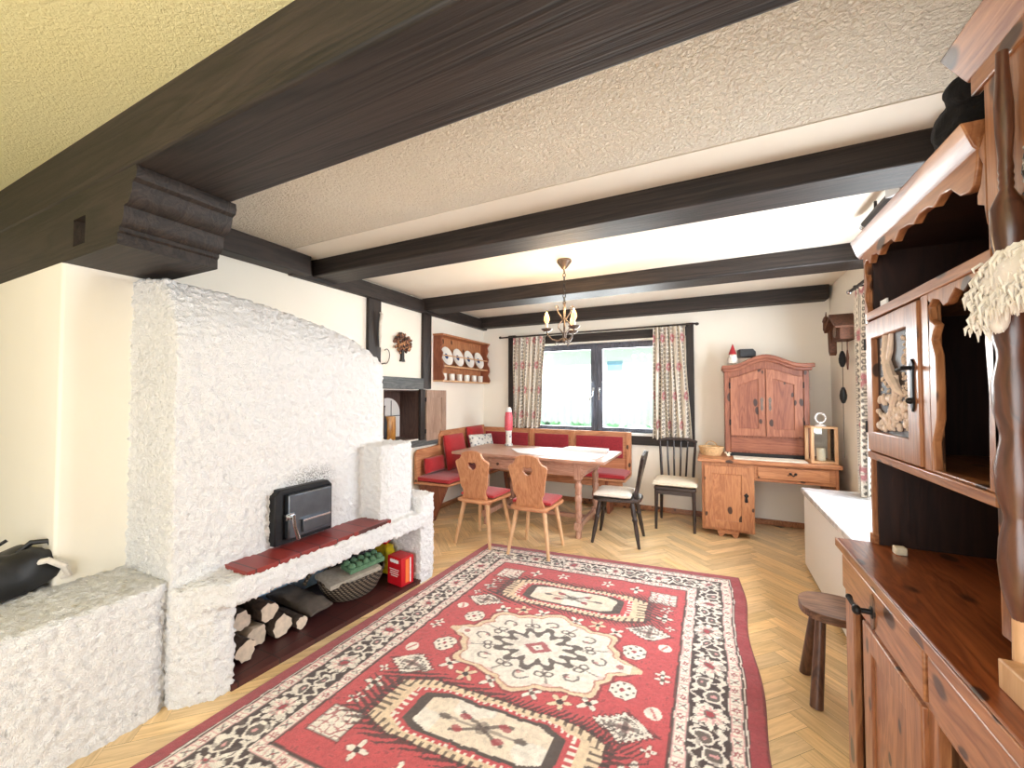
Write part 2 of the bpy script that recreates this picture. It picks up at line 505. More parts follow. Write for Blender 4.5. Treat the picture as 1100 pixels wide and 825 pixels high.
def m_marble():
    k = NT('white_marble')
    v = k.coords(rand=False)
    n = k.n('ShaderNodeTexNoise', i_Scale=2.2, i_Detail=8.0, i_Roughness=0.65, i_Distortion=1.6); k.l(v, n.inputs['Vector'])
    r = k.ramp([(0.42, srgb(232, 236, 240)), (0.5, srgb(200, 204, 210)), (0.58, srgb(236, 238, 240))], n.outputs['Fac'])
    k.l(r.outputs[0], k.b.inputs['Base Color']); k.b.inputs['Roughness'].default_value = 0.2
    return k.m
M_marble = m_marble()

def m_basket():
    k = NT('wicker')
    v = k.coords((1, 1, 1), rand=False)
    w1 = k.n('ShaderNodeTexWave', i_Scale=22.0, i_Distortion=0.5); w1.bands_direction = 'Z'; k.l(v, w1.inputs['Vector'])
    w2 = k.n('ShaderNodeTexWave', i_Scale=16.0, i_Distortion=0.5); w2.bands_direction = 'DIAGONAL'; k.l(v, w2.inputs['Vector'])
    f = k.math('MULTIPLY', w1.outputs['Fac'], w2.outputs['Fac'])
    r = k.ramp([(0.1, srgb(40, 32, 26)), (0.6, srgb(140, 124, 104))], f)
    k.l(r.outputs[0], k.b.inputs['Base Color']); k.b.inputs['Roughness'].default_value = 0.8
    k.bump(f, 0.8, 0.006)
    return k.m
M_wick_d = m_basket()
M_wick_l = plain('light_wicker', srgb(206, 170, 124), 0.8, var=0.3, scale=70, bump=0.7)
# ================================================================ SETTING
XL, XR, YB, ZC = -3.02, 1.12, 5.20, 2.525
# floor: oak herringbone
def m_parquet():
    k = NT('oak_parquet')
    a = k.n('ShaderNodeAttribute', attribute_name='pattern')
    uv = k.n('ShaderNodeUVMap', uv_map='UVMap')
    mp = k.n('ShaderNodeMapping'); mp.inputs['Scale'].default_value = (2.0, 26.0, 1); k.l(uv.outputs[0], mp.inputs[0])
    n = k.n('ShaderNodeTexNoise', i_Scale=2.0, i_Detail=5.0, i_Roughness=0.65, i_Distortion=0.6); k.l(mp.outputs[0], n.inputs['Vector'])
    r = k.ramp([(0.25, (0.66, 0.62, 0.56, 1)), (0.7, (1.1, 1.1, 1.1, 1))], n.outputs['Fac'])
    k.l(k.mix(1.0, a.outputs['Color'], r.outputs[0], 'MULTIPLY'), k.b.inputs['Base Color'])
    k.b.inputs['Roughness'].default_value = 0.3
    k.bump(n.outputs['Fac'], 0.06, 0.002)
    return k.m

def build_floor():
    L, w = 0.50, 0.0834
    me = bpy.data.meshes.new('floor')
    V, F, cols, uvs = [], [], [], []
    rot = Matrix.Rotation(R(45), 3, 'Z')
    g = 0.0006
    base = np.array(srgb(238, 206, 156)[:3])
    def plank(x, y, horiz):
        cx, cy = (x + L / 2, y + w / 2) if horiz else (x + w / 2, y + L / 2)
        c = rot @ Vector((cx, cy, 0))
        if not (-4.4 < c.x < 1.3 and -2.2 < c.y < 5.3): return
        hx, hy = (L / 2 - g, w / 2 - g) if horiz else (w / 2 - g, L / 2 - g)
        i = len(V)
        for sx, sy in ((-1, -1), (1, -1), (1, 1), (-1, 1)):
            p = rot @ Vector((cx + sx * hx, cy + sy * hy, 0)); V.append((p.x, p.y, 0.0))
        F.append((i, i + 1, i + 2, i + 3))
        t = rnd.uniform(0.82, 1.14); warm = rnd.uniform(-0.05, 0.05)
        cols.append((base[0] * t, base[1] * t * (1 - warm * .5), base[2] * t * (1 - warm * 2)))
        ou, ov = rnd.uniform(0, 20), rnd.uniform(0, 20)
        q = ((0, 0), (L, 0), (L, w), (0, w)) if horiz else ((0, w), (0, 0), (L, 0), (L, w))
        uvs.append([(a + ou, b_ + ov) for a, b_ in q])
    for i in range(-120, 120):
        for j in range(-12, 12):
            plank(i * w + 2 * L * j, i * w, True)
            plank(i * w + 2 * L * j + L, i * w + w - L, False)
    n = len(V)
    V += [(-4.6, -2.3, -0.004), (1.3, -2.3, -0.004), (1.3, 5.35, -0.004), (-4.6, 5.35, -0.004)]
    F.append((n, n + 1, n + 2, n + 3)); cols.append((0.06, 0.035, 0.02)); uvs.append([(0, 0)] * 4)
    V += [(x, y, -0.12) for x, y, z in V[n:n + 4]]
    for q in ((n, n + 4, n + 5, n + 1), (n + 1, n + 5, n + 6, n + 2), (n + 2, n + 6, n + 7, n + 3), (n + 3, n + 7, n + 4, n), (n + 7, n + 6, n + 5, n + 4)):
        F.append(q); cols.append((0.2, 0.15, 0.1)); uvs.append([(0, 0)] * 4)
    me.from_pydata(V, [], F)
    at = me.color_attributes.new('pattern', 'FLOAT_COLOR', 'CORNER')
    uvl = me.uv_layers.new(name='UVMap')
    for p, c, u in zip(me.polygons, cols, uvs):
        for li, uvc in zip(p.loop_indices, u):
            at.data[li].color = (*c, 1); uvl.data[li].uv = uvc
    me.materials.append(m_parquet())
    o = bpy.data.objects.new('floor', me); C.objects.link(o); o['kind'] = 'structure'
build_floor()

struct('ceiling', bx(-4.6, 1.3, 0.95, 5.5, ZC, ZC + 0.2), M_ceil)
struct('ceiling_near', bx(-4.6, 1.3, -2.3, 0.95, ZC, ZC + 0.2), M_ceil_tint)
# smooth plaster strip along the second beam, and the smooth bays beyond it
struct('ceiling_strip', bx(-2.9, XR, 2.02, 2.30, ZC - 0.004, ZC + 0.02), M_ceil_s)
struct('ceiling_bays', bx(-3.0, XR, 2.30, 5.2, ZC - 0.004, ZC + 0.02), M_ceil_s)

# back wall around the window opening
WX0, WX1, WZ0, WZ1 = -2.40, -0.30, 0.90, 2.085
b = BM()
plate(b, [(-3.4, -0.1), (1.4, -0.1), (1.4, 2.7), (-3.4, 2.7)], [[(WX0, WZ0), (WX1, WZ0), (WX1, WZ1), (WX0, WZ1)]], 'xz', YB, YB + 0.3)
struct('wall_back', b, M_wall, smooth=0)
# right wall with its window behind the dresser
b = BM()
plate(b, [(-2.3, -0.1), (5.3, -0.1), (5.3, 2.7), (-2.3, 2.7)], [[(2.45, 0.90), (4.15, 0.90), (4.15, 2.12), (2.45, 2.12)]], 'yz', XR, XR + 0.25)
struct('wall_right', b, M_wall, smooth=0)
# left wall with the open alcove cupboard
AY0, AY1, AZ0, AZ1 = 3.16, 3.73, 0.90, 1.46
b = BM()
plate(b, [(0.95, -0.1), (5.3, -0.1), (5.3, 2.7), (0.95, 2.7)], [[(AY0, AZ0), (AY1, AZ0), (AY1, AZ1), (AY0, AZ1)]], 'yz', XL - 0.3, XL)
struct('wall_left', b, M_wall, smooth=0)
struct('wall_pier', bx(-4.5, -2.62, 0.735, 1.06, 0, 2.01), M_wall, 0.012)
struct('wall_far_left', bx(-4.6, -4.5, -2.3, 1.0, -0.1, 2.7), M_wall)
b = BM()
plate(b, [(-4.6, -0.1), (1.3, -0.1), (1.3, 2.7), (-4.6, 2.7)], [[(-1.5, 0.02), (1.05, 0.02), (1.05, 2.4), (-1.5, 2.4)]], 'xz', -2.3, -2.2)  # opening added in the unseen rear wall to let light in
struct('wall_rear', b, M_wall, smooth=0)
struct('baseboard_back', bx(-2.6, XR, YB - 0.018, YB, 0, 0.06), M_hut_y, 0.004)
struct('baseboard_left', bx(XL, XL + 0.018, 2.7, YB, 0, 0.06), M_hut_y, 0.004)
struct('baseboard_right', bx(XR - 0.018, XR, 4.1, YB, 0, 0.06), M_hut_y, 0.004)

# ceiling beams
struct('ceiling_beam', bx(-4.5, XR, 0.735, 1.085, 2.285, ZC + 0.01), M_beam, 0.012)
struct('ceiling_beam', bx(-3.0, XR, 2.27, 2.52, 2.385, ZC + 0.01), M_beam, 0.012)
struct('ceiling_beam', bx(-3.0, XR, 3.74, 4.02, 2.385, ZC + 0.01), M_beam, 0.012)
struct('ceiling_beam', bx(-3.0, XR - 0.03, 5.04, YB, 2.375, ZC + 0.01), M_beam, 0.018)
struct('trim_1', bx(XL, -2.885, 1.06, 2.205, 2.365, ZC + 0.01), M_beam_y, 0.008)
struct('trim_2', bx(XL, -2.955, 2.09, YB, 2.355, 2.50), M_beam_y, 0.008)
struct('trim_3', bx(XL, -2.985, 2.915, 3.085, 1.62, 2.36), M_beam_z, 0.006)
struct('trim_4', bx(XL, -2.985, 3.755, 3.91, 1.475, 2.36), M_beam_z, 0.006)
struct('trim_5', bx(XL, -2.98, 3.10, 3.76, 1.468, 1.595), M_greywood, 0.006)
struct('trim_6', bx(XL, -2.985, 3.12, 4.12, 0.815, 0.885), M_greywood, 0.006)
struct('trim_7', bx(XL, -2.985, 3.715, 3.80, 0.885, 1.468), M_beam_z, 0.006)
# corbel under the great beam, moulded end and a mortise hole with a pale peg
cor = thing('beam_corbel', 'dark stepped wooden corbel under the great ceiling beam on the white pier', 'corbel', (-2.3, 0.91, 2.0))
cor['kind'] = 'structure'
prof = [(-4.5, 2.0), (-2.10, 2.0), (-2.10, 2.045), (-2.088, 2.052), (-2.088, 2.068), (-2.07, 2.075), (-2.055, 2.10), (-2.052, 2.145),
        (-2.022, 2.15), (-2.005, 2.165), (-1.99, 2.195), (-1.985, 2.225), (-1.962, 2.235), (-1.955, 2.255), (-1.962, 2.284), (-4.5, 2.284)]
hole = [(-2.52, 2.055), (-2.40, 2.055), (-2.40, 2.175), (-2.52, 2.175)]
b = BM(); plate(b, prof, [hole], 'xz', 0.737, 0.80)
obj('corbel_face', b, M_beam, cor)
b = BM(); plate(b, prof, [], 'xz', 0.80, 1.10)
obj('corbel_body', b, M_beam, cor)
obj('peg', bx(-2.519, -2.401, 0.785, 0.8, 2.056, 2.174), M_cream_f, cor, label='pale peg end in the mortise hole')

# alcove lining
al = thing('wall_cupboard', 'open wall cupboard lined with dark wood under grey lintel, panelled door folded back', 'cupboard', (XL, 3.45, AZ0))
b = BM()
box(b, XL - 0.29, XL - 0.27, AY0, AY1, AZ0, AZ1); box(b, XL - 0.27, XL - 0.004, AY1 - 0.016, AY1, AZ0, AZ1)
box(b, XL - 0.27, XL - 0.004, AY0, AY0 + 0.016, AZ0, AZ1); box(b, XL - 0.27, XL - 0.004, AY0, AY1, AZ0, AZ0 + 0.012); box(b, XL - 0.27, XL - 0.004, AY0, AY1, AZ1 - 0.012, AZ1)
obj('lining', b, M_brown_in, al)
d = BM(); dy0, dy1, dz0, dz1 = 3.825, 4.215, 0.865, 1.462
plate(d, [(dy0, dz0), (dy1, dz0), (dy1, dz1), (dy0, dz1)], [[(dy0 + .08, dz0 + .09), (dy1 - .09, dz0 + .09), (dy1 - .09, dz1 - .09), (dy0 + .08, dz1 - .09)]], 'yz', XL + 0.012, XL + 0.036)
dr = obj('door', d, M_greydoor, al, 0.004)
obj('panel', bx(XL + 0.014, XL + 0.024, dy0 + .07, dy1 - .08, dz0 + .08, dz1 - .08), M_greydoor, dr)
for z in (1.35, 0.98): obj('hinge', tube(BM(), [(XL + .03, 3.815, z - .025), (XL + .03, 3.815, z + .025)], 0.008), M_iron, al)
ar = BM()
arch = [(3.30, 0.92)] + [(3.30 + 0.20 * (1 - math.cos(a)) , 1.20 + 0.17 * math.sin(a)) for a in np.linspace(0, PI, 15)] + [(3.70, 0.92)]
plate(ar, arch, [], 'yz', XL - 0.268, XL - 0.262)
ao = obj('arched_panel', ar, M_white, al, label='white arched panel at the back')
g = BM()
box(g, XL - 0.262, XL - 0.256, 3.395, 3.403, 0.92, 1.34); box(g, XL - 0.262, XL - 0.256, 3.30, 3.70, 1.16, 1.168); box(g, XL - 0.262, XL - 0.256, 3.55, 3.557, 0.92, 1.34)
obj('glazing_bar', g, M_greywood, ao)
cz = AZ0 + 0.012
can = BM(); lathe(can, [(0.0, 0), (0.085, 0), (0.09, 0.01), (0.093, 0.13), (0.09, 0.25), (0.086, 0.262), (0.0, 0.262)], Mx((XL - 0.11, 3.33, cz)), 24)
tag(obj('wooden_canister', can, M_goldwood, loc=(XL - 0.11, 3.33, cz)), 'round honey coloured wooden canister standing in the open wall cupboard', 'canister')
bo = BM(); lathe(bo, [(0, 0), (0.035, 0), (0.038, 0.02), (0.038, 0.2), (0.03, 0.24), (0.014, 0.28), (0.014, 0.36), (0.018, 0.365), (0.018, 0.38), (0, 0.38)], Mx((XL - 0.05, 3.215, cz)), 16)
tag(obj('bottle', bo, M_iron, loc=(XL - 0.05, 3.215, cz)), 'slim black bottle left of the honey coloured canister in the wall cupboard', 'bottle')

# ---------------------------------------------------------------- window 1 (far wall)
def window_far():
    wn = thing('window_1', 'dark two-sash window in the far wall', 'window', (-1.335, YB + 0.1, WZ0)); wn['kind'] = 'structure'
    y0, y1 = YB + 0.06, YB + 0.13
    b = BM(); plate(b, [(WX0, WZ0), (WX1, WZ0), (WX1, WZ1), (WX0, WZ1)], [[(WX0 + .05, WZ0 + .04), (WX1 - .05, WZ0 + .04), (WX1 - .05, WZ1 - .03), (WX0 + .05, WZ1 - .03)]], 'xz', y0, y1)
    obj('frame', b, M_win, wn, 0.004)
    for x0, x1 in ((WX0 + .05, -1.337), (-1.333, WX1 - .05)):
        z0, z1 = WZ0 + .04, WZ1 - .03
        b = BM(); plate(b, [(x0, z0), (x1, z0), (x1, z1), (x0, z1)], [[(x0 + .075, z0 + .045), (x1 - .075, z0 + .045), (x1 - .075, z1 - .05), (x0 + .075, z1 - .05)]], 'xz', y0 - 0.02, y1 - 0.015)
        s = obj('sash', b, M_win, wn, 0.006)
        obj('pane', bx(x0 + .07, x1 - .07, y0 + 0.02, y0 + 0.024, z0 + .04, z1 - .045), M_glass, s)
    for x, sx in ((-1.375, -1), (-1.295, 1)):
        b = BM(); box(b, x - .012, x + .012, y0 - .03, y0 - .02, 1.42, 1.5)
        tube(b, [(x, y0 - .03, 1.47), (x, y0 - .06, 1.47), (x + sx * .0, y0 - .062, 1.40), (x + sx * (.0 if sx > 0 else .05), y0 - .062, 1.34)], 0.008)
        obj('handle', b, M_chrome, wn)
    obj('sill', bx(-2.5, -0.22, YB - 0.03, YB + 0.08, WZ0 - 0.0, WZ0 + 0.03), M_white, wn, 0.004, label='white inner sill')
window_far()
M_case = M_beam_z
cs = thing('window_casing', 'dark board casing around the far window', 'casing', (-1.37, YB, 0.8)); cs['kind'] = 'structure'
for x0, x1 in ((-2.585, -2.475), (-0.25, -0.168)):
    obj('upright', bx(x0, x1, YB - 0.045, YB, 0.80, 2.25), M_beam_z, cs, 0.004)
obj('lintel', bx(-2.475, -0.25, YB - 0.04, YB, 2.105, 2.21), M_beam, cs, 0.004)
obj('apron', bx(-2.475, -0.25, YB - 0.035, YB, 0.79, 0.90), M_beam, cs, 0.004)

# window 2 in the right wall (daylight side)
wn = thing('window_2', 'white window in the right wall behind the dresser', 'window', (XR + .1, 3.3, .9)); wn['kind'] = 'structure'
b = BM(); plate(b, [(2.45, .90), (4.15, .90), (4.15, 2.12), (2.45, 2.12)], [[(2.53, .98), (3.27, .98), (3.27, 2.04), (2.53, 2.04)], [(3.33, .98), (4.07, .98), (4.07, 2.04), (3.33, 2.04)]], 'yz', XR + .05, XR + .11)
obj('frame', b, M_win, wn, 0.004)

# ---------------------------------------------------------------- outside the far window
gl = bx(-16, 10, 5.6, 22, -0.5, -0.3)
struct('garden_lawn', gl, plain('lawn', srgb(150, 190, 120), 0.95, var=0.2, scale=3))
hs = thing('neighbour_house', 'pale rendered house with small window seen through the far window', 'house', (-4.0, 14, -0.3))
b = BM(); plate(b, [(-11, -0.3), (2.0, -0.3), (2.0, 3.6), (-4.5, 3.6), (-11, 3.6)], [[(-3.2, 2.24), (-2.67, 2.24), (-2.67, 2.58), (-3.2, 2.58)]], 'xz', 14.0, 14.3)
M_facade = plain('house_render', srgb(246, 246, 244), 0.9)
wl_ = obj('wall', b, M_facade, hs)
obj('window', bx(-3.25, -2.6, 14.03, 14.1, 2.2, 2.62), plain('far_glass', srgb(150, 190, 222), 0.4), hs)
b = BM(); plate(b, [(13.4, 3.2), (13.4, 3.35), (18.5, 5.6), (18.5, 5.45)], [], 'yz', -11.5, 2.4)
obj('roof', b, plain('roof_slate', srgb(214, 216, 222), 0.8), hs)
def hedge():
    b = BM()
    for i in range(240):
        x = rnd.uniform(-7.5, 2.5); z = rnd.uniform(-0.2, 1.35); y = 10.5 + rnd.uniform(-.3, .3)
        ell(b, (x, y, z), (rnd.uniform(.2, .4), .3, rnd.uniform(.18, .32)), 8)
    o = obj('hedge', b, plain('hedge_leaves', srgb(176, 214, 196), 0.9, var=0.3, scale=14, bump=0.8))
    tag(o, 'clipped pale green garden hedge outside the far window', 'hedge')
hedge()

# ================================================================ FIREPLACE
def xyprism(b, poly, z0, z1):
    return plate(b, poly, [], 'xy', z0, z1)

fp = thing('fireplace', 'big white roughcast masonry fireplace with hearth bench along the left wall', 'fireplace', (-2.5, 1.6, 0))
def breast(b):
    ys = np.linspace(0.985, 2.30, 27)
    tx = [0.985, 1.25, 1.5, 1.69, 1.9, 2.06, 2.2, 2.30]; tz = [1.955, 1.945, 1.92, 1.89, 1.855, 1.825, 1.765, 1.70]
    loops = []
    for y in ys:
        zt = float(np.interp(y, tx, tz))
        pr = [(XL - 0.05, 0.42), (-2.2, 0.42)]
        for t in np.linspace(0, 1, 12):
            z = 1.60 + (zt - 1.60) * t
            pr.append((-2.2 - 0.13 * t ** 2.2, z))
        pr += [(-2.5, zt + 0.02), (XL - 0.05, zt + 0.03)]
        loops.append([b.verts.new((x, y, z)) for x, z in pr])
    n = len(loops[0])
    for a, c in zip(loops, loops[1:]):
        for i in range(n): b.faces.new([a[i], a[(i + 1) % n], c[(i + 1) % n], c[i]])
    b.faces.new(loops[0][::-1]); b.faces.new(loops[-1])
b = BM()
breast(b)
xyprism(b, [(XL - .05, 0.98), (-2.17, 0.98), (-2.07, 1.10), (-2.05, 1.19), (XL - .05, 1.19)], -0.02, 0.52)      # left jamb
xyprism(b, [(XL - .05, 1.05), (-2.09, 1.05), (-2.0, 1.15), (-1.935, 2.50), (-1.97, 2.62), (XL - .05, 2.62)], 0.415, 0.53)   # hearth slab
xyprism(b, [(XL - .05, 2.44), (-1.95, 2.44), (-1.945, 2.56), (-1.99, 2.64), (XL - .05, 2.64)], -0.02, 0.635)    # right pier
xyprism(b, [(XL - .05, 1.1), (-2.625, 1.1), (-2.625, 2.5), (XL - .05, 2.5)], -0.02, 0.45)                      # back of the wood store
xyprism(b, [(-2.65, 2.10), (-2.03, 2.10), (-2.0, 2.16), (-2.0, 2.38), (-2.05, 2.43), (-2.65, 2.43)], 0.50, 1.055)   # block
bf = obj('chimney_breast', b, M_stove, fp)
tx_ = bpy.data.textures.new('roughcast', 'CLOUDS'); tx_.noise_scale = 0.019; tx_.noise_depth = 2; tx_.contrast = 2.0
tx2_ = bpy.data.textures.new('hand_trowelled', 'CLOUDS'); tx2_.noise_scale = 0.16; tx2_.noise_depth = 1
def roughen(o, vs=0.0105, a=0.019, s=3):
    m = o.modifiers.new('union', 'REMESH'); m.mode = 'VOXEL'; m.voxel_size = vs; m.use_smooth_shade = True
    m = o.modifiers.new('soften', 'SMOOTH'); m.iterations = s; m.factor = 0.6
    m = o.modifiers.new('waves', 'DISPLACE'); m.texture = tx2_; m.strength = 0.012; m.mid_level = 0.5; m.texture_coords = 'LOCAL'
    m = o.modifiers.new('roughcast', 'DISPLACE'); m.texture = tx_; m.strength = a; m.mid_level = 0.5; m.texture_coords = 'LOCAL'
roughen(bf)
b = BM()
xyprism(b, [(-4.4, -0.6), (-2.2, -0.6), (-2.19, 0.93), (-2.23, 1.0), (-4.4, 1.0)], -0.02, 0.555)
bb = obj('plaster_bench', b, M_rough, fp)
roughen(bb, 0.0115, 0.019, 4)
obj('tile_shelf', xyprism(BM(), [(-2.25, 1.215), (-2.005, 1.205), (-1.975, 2.15), (-2.215, 2.13)], 0.525, 0.551), M_tile, fp, 0.002, label='dark red tiles on top of the hearth')
obj('wood_store_floor', xyprism(BM(), [(-2.65, 1.17), (-2.05, 1.17), (-1.955, 2.46), (-2.65, 2.46)], 0.0, 0.028), M_tile_f, fp, label='dark red brown store floor')
obj('store_back', bx(-2.612, -2.598, 1.195, 2.435, 0.028, 0.412), plain('store_back_blue', srgb(186, 220, 250), .9, var=.05, scale=30, bump=.3), fp, label='pale blue back of the wood store')  # thin pale blue sheet over the back of the store
# iron stove door
sy0, sy1, sz0, sz1 = 1.44, 1.815, 0.565, 0.872
b = BM()
out = [(sy0, sz0), (sy1, sz0), (sy1, sz1 - .03), (sy1 - .03, sz1), (sy0 + .03, sz1), (sy0, sz1 - .03)]
plate(b, out, [[(sy0 + .05, sz0 + .03), (sy1 - .025, sz0 + .03), (sy1 - .025, sz1 - .03), (sy0 + .05, sz1 - .03)]], 'yz', -2.22, -2.155)
sd = obj('stove_door', b, M_iron, fp, 0.006)
obj('door_leaf', bx(-2.2, -2.135, sy0 + .07, sy1 - .022, sz0 + .022, sz1 - .035), M_steel, sd, 0.008, label='grey steel fire door leaf')
obj('back_plate', bx(-2.215, -2.17, sy0 + .03, sy1 - .02, sz0 + .02, sz1 - .02), M_iron, sd)
obj('ash_flap', bx(-2.136, -2.12, sy0 + .15, sy1 - .05, sz0 + .045, sz0 + .115), M_steel, sd, 0.004)
b = BM(); box(b, -2.125, -2.112, sy0 + .145, sy1 - .045, sz0 + .11, sz0 + .12)
obj('flap_rail', b, M_chrome, sd)
b = BM(); tube(b, [(-2.15, sy0 + .075, sz0 + .15), (-2.10, sy0 + .075, sz0 + .15)], 0.012)
tube(b, [(-2.105, sy0 + .075, sz0 + .165), (-2.10, sy0 + .08, sz0 + .10), (-2.085, sy0 + .095, sz0 + .03)], [0.012, 0.009, 0.011])
box(b, -2.15, -2.13, sy0 + .05, sy0 + .10, sz0 + .135, sz0 + .17)
obj('handle', b, M_chrome, sd)

# ---------------------------------------------------------------- things in the wood store
def log(name, p0, p1, r, label, split=0.0, pale=False, seed=0):
    p0, p1 = Vector(p0), Vector(p1)
    rr = random.Random(seed)
    n, sg = 12, 22
    ax = (p1 - p0).normalized(); s = ax.cross(Vector((0, 0, 1))).normalized(); u = s.cross(ax)
    b = BM(); rings = []
    ang = [2 * PI * k / sg for k in range(sg)]
    base = [r * (1 + .10 * math.sin(3 * a + seed) + .06 * math.sin(7 * a + seed * 2) + rr.uniform(-.05, .05)) for a in ang]
    if split:
        base = [min(q, r * (1 - split) / max(0.25, abs(math.sin(a)) if math.sin(a) > 0.2 else 0.0001)) if math.sin(a) > 0.2 else q for q, a in zip(base, ang)]
    for i in range(n):
        c = p0.lerp(p1, i / (n - 1))
        rings.append([b.verts.new(c + (s * math.cos(a) + u * math.sin(a)) * q * (1 + rr.uniform(-.06, .06))) for a, q in zip(ang, base)])
    for A, B in zip(rings, rings[1:]):
        for k in range(sg): b.faces.new([A[k], A[(k + 1) % sg], B[(k + 1) % sg], B[k]]).material_index = 0
    f1 = b.faces.new(rings[0][::-1]); f2 = b.faces.new(rings[-1])
    faces = [f1, f2]
    ends = []
    for src, off in ((rings[0], -ax * .003), (rings[-1], ax * .003)):
        t = BM(); lo_ = [t.verts.new(v.co.copy()) for v in src]; hi_ = [t.verts.new(v.co + off) for v in src]
        t.faces.new(lo_[::-1]); t.faces.new(hi_)
        for k in range(sg): t.faces.new([lo_[k], lo_[(k + 1) % sg], hi_[(k + 1) % sg], hi_[k]])
        ends.append(t)
    o = obj(name, b, M_bark if not pale else M_cut, None, 0, 50, loc=p0)
    tag(o, label, 'firewood', 'firewood in the wood store')
    for t in ends: obj('cut_face', t, M_cut, o, 0, 30, label='pale sawn end')
zf = 0.03
log('firewood_log', (-2.55, 1.285, zf + .056), (-2.16, 1.30, zf + .056), 0.050, 'short pale log lying on the store floor nearest the left jamb', seed=1)
log('firewood_log', (-2.56, 1.405, zf + .060), (-2.24, 1.405, zf + .060), 0.054, 'cream split log on the floor between the jamb log and the dark barked log', seed=2, split=0.2, pale=True)
log('firewood_log', (-2.57, 1.335, zf + .160), (-2.27, 1.34, zf + .160), 0.048, 'log resting on top of the two logs beside the left jamb', seed=3)
log('firewood_log', (-2.57, 1.53, zf + .062), (-2.20, 1.525, zf + .062), 0.056, 'thick dark barked log with a pale sawn end on the floor by the cream log', seed=4)
log('firewood_log', (-2.57, 1.455, zf + .168), (-2.22, 1.46, zf + .165), 0.048, 'blackened log lying across the top of the pile', seed=5)
log('firewood_log', (-2.50, 1.63, zf + .038), (-2.17, 1.625, zf + .038), 0.034, 'thin round log at the right edge of the pile', seed=6)
# folded dark sack
sk = BM(); cushion(sk, 0.40, 0.16, 0.06, Mx((-2.37, 1.755, zf + .07), ry=R(6), rz=R(4)), n=18, pw=5)
for v in sk.verts:
    v.co.z += 0.012 * mnoise.noise(Vector(v.co) * 18); v.co.z = max(v.co.z, zf + .003)
tag(obj('paper_sack', sk, plain('brown_sack', srgb(92, 82, 74), 0.8, var=0.25, scale=20, bump=0.5), None, loc=(-2.37, 1.755, zf)), 'folded grey brown paper sack lying between logs and basket', 'sack')

def bask():
    c = (-2.27, 2.09, zf)
    t = thing('wicker_basket', 'oval dark wicker basket full of papers in the wood store', 'basket', c)
    b = BM(); S_ = Mx(c) @ Matrix.Diagonal(Vector((1, 1.3, 1, 1)))
    lathe(b, [(0, 0.0), (0.125, 0.0), (0.145, 0.02), (0.175, 0.09), (0.185, 0.135), (0.17, 0.135), (0.158, 0.09), (0.13, 0.02), (0, 0.015)], S_, 36)
    obj('bowl', b, M_wick_d, t)
    b = BM(); pts = [Vector(c) + Vector((0.18 * math.cos(a), 0.234 * math.sin(a), 0.137)) for a in np.linspace(0, 2 * PI, 37)[:-1]]
    tube(b, pts, 0.012, 8, closed=True); obj('rim', b, M_wick_d, t)
    b = BM(); pts = [Vector(c) + Vector((-0.12 + 0.06 * math.sin(a), -0.20 + .04 * math.sin(a) + 0.085 * -math.cos(a), 0.14 + 0.15 * math.sin(a))) for a in np.linspace(0, PI, 15)]
    tube(b, pts, 0.012, 8); obj('handle', b, M_wick_d, t)
bask()
np_ = BM(); cushion(np_, 0.22, 0.36, 0.035, Mx((-2.24, 2.03, 0.190), rx=R(3), ry=R(4), rz=R(-14)), n=10, pw=12, edge=.8)
tag(obj('newspaper', np_, plain('newsprint', srgb(170, 160, 146), 0.85, var=0.18, scale=45), None, loc=(-2.24, 2.03, .19)), 'folded newspaper lying across the wicker basket', 'newspaper')
eg = BM()
Me = Mx((-2.20, 2.12, 0.216), rz=R(-12), rx=R(3), ry=R(4))
box(eg, -.065, .065, -.13, .13, 0, .03, Me)
for i in range(2):
    for j in range(5):
        ell(eg, Me @ Vector((-.032 + .064 * i, -.104 + .052 * j, .032)), (.028, .024, .026), 10)
tag(obj('egg_carton', eg, M_green, None, 0.003, loc=(-2.20, 2.12, .2)), 'green egg carton on the papers in the wicker basket', 'carton')
pk = BM(); cushion(pk, .16, .22, .045, Mx((-2.345, 2.15, .245), ry=R(-10), rz=R(-8)), n=12, pw=8, edge=.5)
tag(obj('plastic_packet', pk, M_black, None, loc=(-2.345, 2.15, .24)), 'black plastic packet behind the green egg carton', 'packet')
cb_ = BM(); cushion(cb_, .18, .23, .075, Mx((-2.26, 2.385, zf + .125), rx=R(90), rz=R(4)), n=18, pw=3, edge=.15)
for v in cb_.verts: v.co += Vector((mnoise.noise(v.co * 22), mnoise.noise(v.co * 22 + Vector((5, 0, 0))), 0)) * .018
tag(obj('foil_bag', cb_, M_yellow, None, loc=(-2.26, 2.385, zf)), 'crumpled yellow foil bag standing behind the wicker basket', 'bag')
rb_ = BM(); cushion(rb_, .12, .07, .04, Mx((-2.27, 2.385, zf + .262), rx=R(12)), n=10, pw=4)
tag(obj('red_wrapper', rb_, M_red_pl, None, loc=(-2.27, 2.385, .29)), 'red wrapper lying on the yellow foil bag', 'wrapper')
t = thing('firelighter_box', 'glossy red carton with orange slot at the right end of the store', 'box', (-2.06, 2.345, 0.0), R(-8), world=False)
Z0 = 0.03
obj('carton', bx(-.075, .075, -.058, .058, Z0, Z0 + .20), M_red_pl, t, 0.004)
obj('slot', bx(.0755, .0775, -.02, .012, Z0 + .02, Z0 + .185), M_orange, t, label='orange and white slot')
obj('slot_bar', bx(.076, .0785, .02, .028, Z0 + .015, Z0 + .19), M_white, t)
b = BM()
for i, (w_, z_) in enumerate(((.09, .16), (.10, .11), (.085, .095), (.095, .08), (.07, .065))):
    hh_ = .022 if i == 0 else .005
    box(b, -w_ / 2, w_ / 2, -.0595, -.0582, Z0 + z_, Z0 + z_ + hh_)
